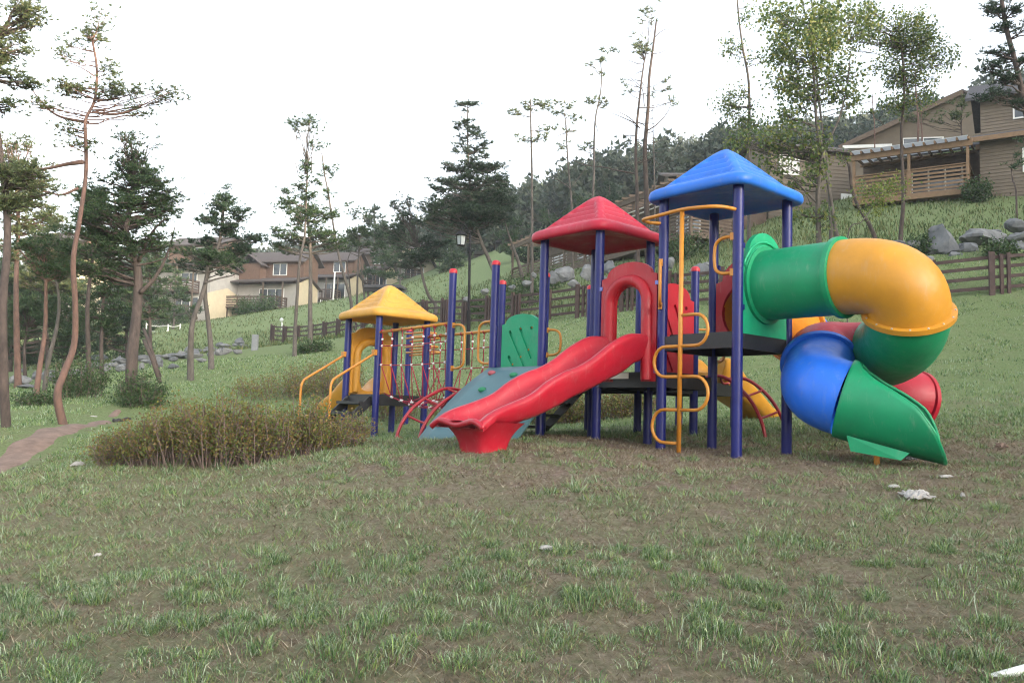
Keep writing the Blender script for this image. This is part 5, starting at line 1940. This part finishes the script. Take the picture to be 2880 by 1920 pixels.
tree('tree leaning behind the big leafy tree, yellow sunlight put into its crown colour', 31, [(1912, 560), (1905, 460), (1890, 330), (1880, 200), (1870, 90), (1862, 0)], .09, .02,
     [(1885, 70, 50, 40, 7, .45), (1905, 120, 40, 44, 6, .45), (1870, 20, 50, 30, 5, .4), (1830, 190, 30, 30, 3, .35)], kind='leaf', leaf='leafy', bark='greybark', name='leafy_tree', group=GR_, size=.18)  # yellow-green leaves stand in for low sun on the crown top
tree('straight stemmed leafy tree before the pergola house', 29, [(2070, 540), (2071, 470), (2073, 400), (2074, 300), (2076, 220), (2070, 140), (2064, 60)], .10, .03,
     [(2085, 60, 60, 46, 9, .45), (2060, 110, 60, 40, 8, .45), (2120, 110, 60, 44, 9, .5), (2160, 130, 36, 30, 4, .4), (2040, 160, 40, 32, 5, .4), (2090, 180, 60, 36, 8, .5), (2110, 225, 46, 24, 5, .5), (2050, 240, 34, 20, 3, .4), (1990, 40, 50, 50, 8, .45), (1970, 90, 40, 30, 4, .4)], kind='leaf', leaf='leaf', bark='bark', name='leafy_tree', group=GR_, size=.15, more=1.7)
tree('dark pine whose boughs hang in at the upper right corner', 26, [(2400, 560), (2385, 420), (2360, 280), (2330, 160), (2312, 60), (2300, -40)], .16, .06,
     [(2300, 20, 70, 24, 8, .9), (2330, 70, 60, 22, 7, .9), (2290, 120, 36, 16, 4, .8), (2330, 150, 60, 22, 7, 1.0), (2270, 165, 46, 12, 5, .9), (2310, 195, 60, 18, 7, 1.0), (2280, 225, 46, 14, 5, 1.0), (2330, 240, 40, 14, 4, .9), (2260, 15, 28, 14, 3, .7)], leaf='needle_dark', bark='bark', size=.15, group=GR_)
tree('small sparse pine on the roofline between the two house gables', 48, [(2212, 330), (2210, 290), (2208, 250), (2206, 215)], .09, .02, [(2190, 235, 36, 16, 4, .3), (2215, 225, 20, 18, 2, .3), (2170, 270, 40, 12, 4, .5), (2120, 265, 50, 10, 5, .6), (2200, 268, 40, 10, 4, .5)], leaf='needle_pale', bark='bark', group=GR_)
tree('thin bare double stem before the gable house', 47, [(2108, 330), (2107, 280), (2105, 220), (2104, 160)], .075, .04, [(2104, 150, 20, 14, 2, .2)], leaf='needle_pale', bark='redbark', extra=[([(2118, 330), (2117, 280), (2115, 220)], .05, .3)], dead=4, group=GR_)
tree('thin bare pole tree left of the gable house', 47, [(2008, 340), (2007, 290), (2006, 240), (2006, 215)], .05, .02, [(2000, 255, 12, 10, 1, .1)], leaf='needle_pale', bark='redbark', dead=5, group=GR_)
tree('dark trunk slanting down across the left pergola post', 30, [(2008, 548), (1990, 510), (1972, 470), (1958, 430), (1948, 380)], .10, .05, [(1940, 360, 26, 20, 2, .3)], kind='leaf', leaf='leaf', bark='bark', name='leafy_tree', group=GR_, size=.15, more=1.15)
tree('young sapling bent to the right with yellow green leaves below the pergola', 22, [(1945, 548), (1975, 512), (2000, 484), (2012, 465), (2022, 445)], .022, .008, [(2020, 445, 40, 22, 6, .35), (1995, 465, 26, 14, 3, .3), (2050, 420, 18, 12, 2, .25)], kind='leaf', leaf='leafy', bark='greybark', name='sapling', group=GR_, size=.11)
tree('low pine bush at the tan wall by the right edge', 33, [(2330, 440), (2328, 410), (2325, 380)], .05, .02, [(2330, 375, 28, 26, 4, .45), (2345, 330, 20, 12, 2, .3)], leaf='needle', group=GR_)
# wood at the left edge: trunks and their crowns further back
for lab, Y, tk, r0, bl, lf, bk in (
        ('dark upright pine trunk right of the leaning red pine', 24, [(203, 892), (205, 800), (205, 700), (208, 600), (212, 540)], .095, [(215, 480, 60, 46, 8, .8), (180, 560, 60, 40, 7, .8), (230, 600, 40, 50, 5, .8)], 'needle', 'bark'),
        ('bare leaning pine with a peeling fork, second trunk from the left edge', 20, [(86, 932), (92, 850), (97, 760), (105, 690), (112, 640)], .085, [(110, 610, 56, 40, 6, .7), (70, 560, 50, 40, 5, .6)], 'needle', 'redbark'),
        ('thin pine slanting right behind the bare leaning one', 25, [(104, 893), (116, 830), (126, 760), (132, 700), (134, 640)], .09, [(150, 600, 50, 40, 6, .7), (120, 540, 60, 36, 6, .6)], 'needle_pale', 'greybark'),
        ('pine with a full crown behind the left edge tree', 28, [(40, 880), (42, 760), (40, 640), (38, 520), (36, 420)], .13, [(40, 420, 90, 50, 11, .5), (60, 480, 80, 50, 10, .6), (30, 340, 60, 40, 7, .3), (100, 520, 60, 40, 7, .6), (20, 560, 60, 46, 7, .8), (90, 400, 50, 50, 5, .3)], 'needle_pale', 'redbark'),
        ('dense young pine filling the gap beside the thick forked trunk', 30, [(235, 880), (236, 800), (238, 700), (240, 620)], .10, [(240, 640, 50, 50, 8, .8), (225, 730, 46, 50, 7, .8), (265, 700, 30, 60, 5, .8), (250, 560, 50, 40, 6, .8)], 'needle', 'bark'),
        ('shadowy pine deep in the wood at the left edge', 38, [(20, 860), (22, 760), (24, 680), (26, 600)], .14, [(30, 640, 60, 60, 10, .9), (60, 730, 50, 60, 9, .9), (10, 780, 50, 50, 8, .9), (90, 690, 50, 50, 8, .9), (70, 810, 60, 30, 7, .9)], 'needle_dark', 'bark'),
        ('dark pine behind the leaning red trunk', 40, [(150, 850), (150, 780), (148, 700), (150, 620)], .14, [(150, 680, 60, 60, 10, .9), (180, 760, 50, 50, 8, .9), (130, 790, 50, 40, 7, .9), (200, 690, 40, 50, 6, .9), (195, 800, 40, 30, 5, .9)], 'needle_dark', 'bark'),
        ('leafy undergrowth pine low in the left wood', 33, [(60, 870), (60, 800), (62, 740)], .09, [(60, 700, 70, 40, 9, .9), (120, 720, 50, 50, 8, .8), (30, 760, 40, 50, 6, .9), (150, 760, 40, 40, 5, .8)], 'needle', 'bark'),
        ('pine behind the leaning red trunk, sunlit yellow put into its needle colour', 36, [(110, 850), (112, 760), (114, 660)], .1, [(110, 610, 60, 40, 9, .8), (140, 650, 50, 40, 8, .8), (70, 640, 50, 40, 7, .8), (170, 600, 40, 30, 5, .7)], 'needle_pale', 'bark'),  # pale needles stand in for sunlight within the wood
        ('dark pine filling the wood edge left of the cabins', 45, [(290, 850), (290, 760), (292, 660)], .13, [(290, 640, 50, 40, 8, .9), (270, 710, 50, 50, 8, .9), (320, 740, 40, 40, 6, .9), (250, 780, 40, 36, 5, .9), (340, 690, 30, 30, 3, .9)], 'needle_dark', 'bark'),
        ('mid green pine behind the thick forked pine', 42, [(350, 840), (345, 760), (342, 680), (345, 600)], .12, [(345, 640, 46, 50, 8, .9), (370, 700, 30, 40, 4, .8), (310, 700, 30, 50, 5, .9), (345, 570, 46, 40, 6, .8)], 'needle', 'bark')):
    tree(lab, Y, tk, r0, r0*.4, bl, leaf=lf, bark=bk, group=GW, size=max(.13, Y*.0062), more=2.6)
for lab, x0, y0, x1, y1, Y in (('dark slanting prop of a tree right of the thick forked pine', 450/2.4+180, 857, 330, 755, 22), ('short slanting prop at the foot of the thick forked pine', 407*.24+310, 868, 330, 780, 21)):
    a, b = at(x0*K if x0 < 400 else 368*K, y0*K, Y), at(x1*K, y1*K, Y+.3)
    solo('tree_prop', MB().tube([a-ZZ*.1, (a+b)/2, b], [.05, .045, .04], 8), 'bark', lab, 'prop', smooth=True, group='props of the left pines')

# filler pines on the village slope and before the forest, individually built
k = 0
for x, y, h_, Y, lf in ((880, 600, 150, 80, 'needle'), (920, 560, 130, 90, 'needle'), (1035, 600, 100, 84, 'needle'), (1010, 560, 130, 96, 'needle_dark'), (1175, 560, 130, 70, 'needle'), (1215, 580, 110, 64, 'needle_dark'), (1260, 540, 120, 74, 'needle'), (400, 690, 150, 66, 'needle'),
                        (545, 610, 110, 90, 'needle'), (860, 520, 90, 110, 'needle'), (1330, 520, 130, 70, 'needle'), (1400, 480, 120, 74, 'needle_dark')):
    nm = ('slope pine standing just %s' % ('above the small cream gable cabin', 'over the cabin under the big dark pine', 'left of the lantern post top', 'behind the densest pine, dark and far', 'right of the densest pine trunk', 'behind the bare stemmed pine, dark', 'between the bare stemmed pine and the red roof', 'behind the leftmost cabin wall',
                                              'on the skyline left of the feathery pine', 'on the skyline right of the leaning pine', 'behind the drooping dead limb', 'behind the twin trunks, dark')[k])
    tree(nm, Y, [(x, y+h_*.4), (x+2, y), (x, y-h_*.5)], .12, .03, [(x, y-h_*.38, h_*.18, h_*.14, 5, .8), (x+3, y-h_*.15, h_*.33, h_*.18, 9, .9), (x-2, y+h_*.1, h_*.44, h_*.2, 13, .9)], leaf=lf, bark='greybark', group='pines on the village slope', size=Y*.0065)
    k += 1

# ================================================================ FAR WOODED HILL (one mass)
n = 2600
Yh = RG.uniform(95, 235, n)
Xh = RG.uniform(-.72, .70, n)*Yh
ok = np.ones(n, bool)
px_ = Xh/Yh
ok &= ~((Yh < 125) & (px_ < -.08))
ok &= ~((Yh < 105) & (px_ > .32))
Xh, Yh = Xh[ok], Yh[ok]
Zh = hmap(Xh, Yh)
Hh = RG.uniform(5, 10.5, len(Xh))
rep = np.repeat(np.arange(len(Xh)), 135)
q = RG.normal(0, 1, (len(rep), 3))
q /= np.linalg.norm(q, axis=1)[:, None]
q *= RG.uniform(.55, 1.0, len(rep))[:, None]
q[:, 2] = q[:, 2]*.5+.5
taper = np.where(RG.uniform(0, 1, len(Xh))[rep] < .5, 1.15-q[:, 2]*.9, np.sqrt(np.clip(1.02-np.abs(q[:, 2]*2-1)**2, 0, 1)))
Wd = RG.uniform(1.8, 3.4, len(Xh))
C = np.stack([Xh[rep]+q[:, 0]*Wd[rep]*taper, Yh[rep]+q[:, 1]*Wd[rep]*taper, Zh[rep]+Hh[rep]*(.15+.85*q[:, 2])], 1)
d = RG.normal(0, 1, C.shape)
d /= np.linalg.norm(d, axis=1)[:, None]
s = np.cross(d, RG.normal(0, 1, C.shape))
s /= np.linalg.norm(s, axis=1)[:, None]
L = RG.uniform(.42, .88, len(C))[:, None]
V = np.stack([C-s*L*.45, C+s*L*.45, C+d*L], 1).reshape(-1, 3)
np_mesh('hill_forest', V, np.arange(len(V)).reshape(-1, 3), 'hillleaf', kind='stuff', label='dense mixed forest on the far hill')


# ================================================================ SHRUBS
def shrub(label, px, py, Y, wd, ht, leaf='shrubleaf', nst=60, nlf=900, group=None, name='shrub', lsz=.035, bare=.45, dep=None, base=None):
    """twiggy shrub: many thin stems from the ground, leaves on their upper parts"""
    c = base if base is not None else (at(px, py, Y) if Y else hit(px, py))
    c = np.array([c[0], c[1], hz(c[0], c[1])])
    t = thing(name, label, 'shrub', c, group)
    dep = dep or wd*.7
    mb = MB()
    cents = []
    for k in range(nst):
        a, r = RG.uniform(0, 6.283), math.sqrt(RG.uniform(0, 1))
        bx_, by_ = math.cos(a)*r*wd*.36, math.sin(a)*r*dep*.36
        b = np.array([c[0]+bx_, c[1]+by_, 0])
        b[2] = hz(b[0], b[1])-.02
        h = ht*RG.uniform(.42, 1.14)*(1-.22*r*r)
        tip_ = b+np.array([bx_*.45+RG.normal(0, .07), by_*.45+RG.normal(0, .07), h])
        mid = (b+tip_)/2+np.array([RG.normal(0, .03), RG.normal(0, .03), .05*h])
        mb.tube([b, mid, tip_], [.0075, .0055, .003], 4, caps=False)
        for m_ in range(3):
            s = RG.uniform(.35, .8)
            q0 = b+(tip_-b)*s
            q1 = q0+np.array([RG.normal(0, .09), RG.normal(0, .09), RG.uniform(.06, .2)*min(ht, 1)])
            mb.tube([q0, q1], [.004, .002], 3, caps=False)
            cents.append(q1)
        nn = max(2, nlf//nst)
        s = RG.uniform(bare, 1.03, nn)[:, None]
        cents.extend(list(b+(tip_-b)*s+RG.normal(0, .045, (nn, 3))*np.array([1, 1, .6])))
    part('stems', mb, 'twig', t)
    V, T = tuft_mesh(np.array(cents), lsz, 2, 'leaf')
    np_mesh('foliage', V, T, leaf, t)
    return t


GS = 'rusty azalea shrubs of the front hedge'
for lab, px, py, Y, wd, ht, nl in (('low twiggy azalea at the left end of the front hedge', 335, 1300, 10.2, .55, .50, 900), ('azalea with grey bare stems, second from the left end of the front hedge', 430, 1308, 9.9, .62, .78, 1500), ('greenest azalea in the left half of the front hedge', 520, 1316, 9.7, .8, .84, 2200),
                               ('azalea with a dark leaning branch in the middle of the front hedge', 630, 1322, 9.5, .8, .80, 1900), ('azalea with pale upright stems right of the middle of the front hedge', 735, 1320, 9.5, .72, .74, 1000), ('dense brown azalea in the right half of the front hedge', 820, 1306, 9.8, .85, .70, 2000),
                               ('azalea covering the foot of the yellow slide', 905, 1280, 10.3, .7, .44, 1200), ('thin open azalea at the right end of the front hedge', 975, 1258, 10.8, .5, .44, 500),
                               ('azalea at the back left of the front hedge', 400, 1262, 11.2, .9, .52, 1300), ('azalea at the back middle of the front hedge', 600, 1268, 11.0, 1.0, .70, 1900), ('azalea at the back right of the front hedge', 760, 1264, 11.0, .95, .66, 1700)):
    shrub(lab, px, py, Y, wd*1.15, ht*RG.uniform(.68, 1.1), nst=64, nlf=nl, group=GS, name='azalea_shrub', lsz=.034, bare=.46)
GB = 'low shrubs beyond the play structure'
for lab, px, py, Y, wd, ht in (('rusty shrub left of the yellow handrails', 770, 1080, 21, 2.0, .6), ('shrub behind the yellow handrails', 860, 1062, 22, 2.2, .7), ('yellowish shrub under the yellow roof', 950, 1085, 21, 1.8, .9), ('shrub seen through the yellow arched panel', 1040, 1130, 20, 1.8, .85), ('shrub behind the rope bridge posts', 1150, 1185, 18.8, 1.8, .75),
                               ('brown shrub behind the climbing wall', 1620, 1186, 17, 1.5, .62), ('brown shrub between the red tower posts', 1700, 1182, 17, 1.5, .60), ('brown shrub left of the blue tower', 1770, 1180, 17, 1.3, .55), ('brown shrub behind the slide foot', 1560, 1190, 17, 1.3, .5)):
    shrub(lab, px, py, Y, wd, ht, nst=60, nlf=750, group=GB, lsz=.05)
shrub('dark green bush at the foot of the thick forked pine', 400, 1130, 19, 1.15, .75, 'bushleaf', 50, 1500, name='bush', lsz=.06, bare=.1)
shrub('bright green bush between the leaning red pine and the dark trunk', 225, 1122, 20.5, 1.4, 1.0, 'bushleaf', 50, 1500, name='bush', lsz=.06, bare=.15)
shrub('low green bush by the far fence left of the yellow roof', 880, 985, 33, 1.6, .5, 'bushleaf', 40, 900, name='bush', lsz=.09, bare=.1)
shrub('green clump on the lawn below the second left trunk', 110, 1115, 19, 1.1, .35, 'bushleaf', 40, 700, name='bush', lsz=.06, bare=.1)
for lab, px, py, Y, wd, ht in (('green weed bush growing before the highest slab at the right', 2815, 715, 26.6, 1.0, .55), ('green weed at the left of the pointed boulder', 2590, 690, 28.2, .9, .6), ('bush above the fence behind the red arched panel', 1760, 770, 32, 2.6, .9), ('bush on the bank right of the red roof post', 1840, 790, 31, 2.0, .8), ('bush on the bank left of the red tower', 1420, 790, 38, 3.2, 1.1), ('bush below the long cabin', 1500, 745, 42, 3.4, 1.3),
                               ('bush under the blue roof by the drying poles', 1930, 700, 38, 3.6, 1.2), ('bush at the corner of the tan wall', 2745, 535, 37, 1.4, 1.1), ('bush under the leftmost cabin deck', 460, 905, 80, 6, 2.4), ('bush between the two left cabins', 720, 885, 84, 5, 1.8), ('bush left of the wooden steps', 130, 960, 46, 5, 1.6), ('bush right of the wooden steps', 350, 940, 48, 4, 1.5)):
    shrub(lab, px, py, Y, wd, ht, 'bushleaf', 36, 900, name='bush', lsz=.012*Y**.85*.35+.03, bare=.12, group='green bushes on the banks')

# ================================================================ LITTER AND ODDS AND ENDS
def crumple(px, py, w_, l_, h_, m, label, cat, seed=0, name='litter'):
    p = hit(px, py, 3.)
    rg = np.random.default_rng(seed)
    n = 13
    rows = []
    for i in range(n):
        row = []
        for k_ in range(n):
            u_, v_ = i/(n-1)*2-1, k_/(n-1)*2-1
            e = 1-.35*rg.uniform()*(max(abs(u_), abs(v_)) > .7)
            x, y = p[0]+u_*w_/2*e, p[1]+v_*l_/2*e
            row.append((x, y, hz(x, y)+.012+h_*(1-max(abs(u_), abs(v_))**2)*.7+rg.uniform(0, h_*.6)))
        rows.append(row)
    mb = MB().grid(rows)
    o = solo(name, mb, m, label, cat, smooth=False)
    sm = o.modifiers.new('thickness', 'SOLIDIFY')
    sm.thickness = .004
    return o


crumple(2578, 1410, .25, .22, .05, 'litter', 'crumpled white plastic bag on the lawn at the right', 'litter', 3)
crumple(2515, 1388, .10, .07, .02, 'litter', 'small torn scrap left of the white plastic bag', 'litter', 4)
crumple(2662, 1352, .13, .06, .015, 'litter', 'thin pale scrap beyond the white plastic bag', 'litter', 5)
crumple(2708, 1418, .03, .03, .03, 'litter', 'tiny white scrap right of the plastic bag', 'litter', 6)
crumple(1538, 1552, .10, .07, .02, 'litter', 'flattened pinkish paper in the middle of the lawn', 'litter', 7)
crumple(217, 1314, .16, .10, .05, 'litter', 'white wad on the grass beside the dirt path', 'litter', 8)
crumple(273, 1583, .05, .04, .015, 'litter', 'small pale scrap low in the left lawn', 'litter', 9)
crumple(265, 1176, .18, .08, .02, 'litter', 'pale scrap right of the leaning red pine foot', 'litter', 10)
crumple(2560, 1299, .13, .10, .05, 'rock', 'small stone under the green slide mouth', 'stone', 11, 'stone')
crumple(2818, 1264, .14, .10, .05, 'soil', 'dark clod of earth right of the green slide', 'stone', 12, 'stone')
a, b, c = at(318, 1168, 17.2), at(340, 1166, 17.3), at(368, 1158, 17.6)
P = [np.array([q[0], q[1], hz(q[0], q[1])+.03]) for q in smooth_path([a, b, c], 5)]
solo('pipe_scrap', MB().tube(P, [.05, .055, .04, .05, .06, .05, .045, .05, .06, .05, .03][:len(P)], 7), 'black', 'black scrap of hose at the top of the dirt path', 'hose', smooth=True)
P = [np.array([q[0], q[1], hz(q[0], q[1])+.02]) for q in smooth_path([hit(40, 1332), hit(62, 1324), hit(75, 1318)], 4)]
solo('stick', MB().tube(P, .012, 5), 'black', 'dark stick lying beside the dirt path at the left', 'stick')
P = [np.array([q[0], q[1], hz(q[0], q[1])+.05]) for q in smooth_path([at(1432, 812, 34.5), at(1452, 803, 34.8), at(1470, 807, 34.8), at(1482, 812, 34.6)], 5)]
solo('hose', MB().tube(P, .03, 6), 'black', 'black hose end lying on the bank left of the red tower', 'hose', smooth=True)


a, b = hit(2790, 1932, 1.2), hit(2910, 1904, 1.2)
d_ = unit(b-a)
solo('white_pipe', MB().cyl(a-d_*.03+ZZ*.035, b+d_*.9+ZZ*.075, .02, 14), 'white', 'white pipe cut off by the lower right corner of the picture', 'pipe', auto=40)

# ================================================================ HAZE over the valley
hb = MB()
_zl, _zh = float(GZ.min())-1, float(max(GZ.max(), Zh.max()+11))+1
hb.box((0, 140, (_zl+_zh)/2), (302, 362, _zh-_zl))
haze = part('haze', hb, None)
haze['kind'] = 'stuff'
hm = bpy.data.materials.new('valley_haze')
hm.use_nodes = True
hn, hl = hm.node_tree.nodes, hm.node_tree.links
hn.clear()
ho = hn.new('ShaderNodeOutputMaterial')
hv = hn.new('ShaderNodeVolumePrincipled')
hv.inputs['Color'].default_value = (.90, .94, 1, 1)
hv.inputs['Density'].default_value = .0007
hl.new(hv.outputs[0], ho.inputs['Volume'])
haze.data.materials.clear()
haze.data.materials.append(hm)
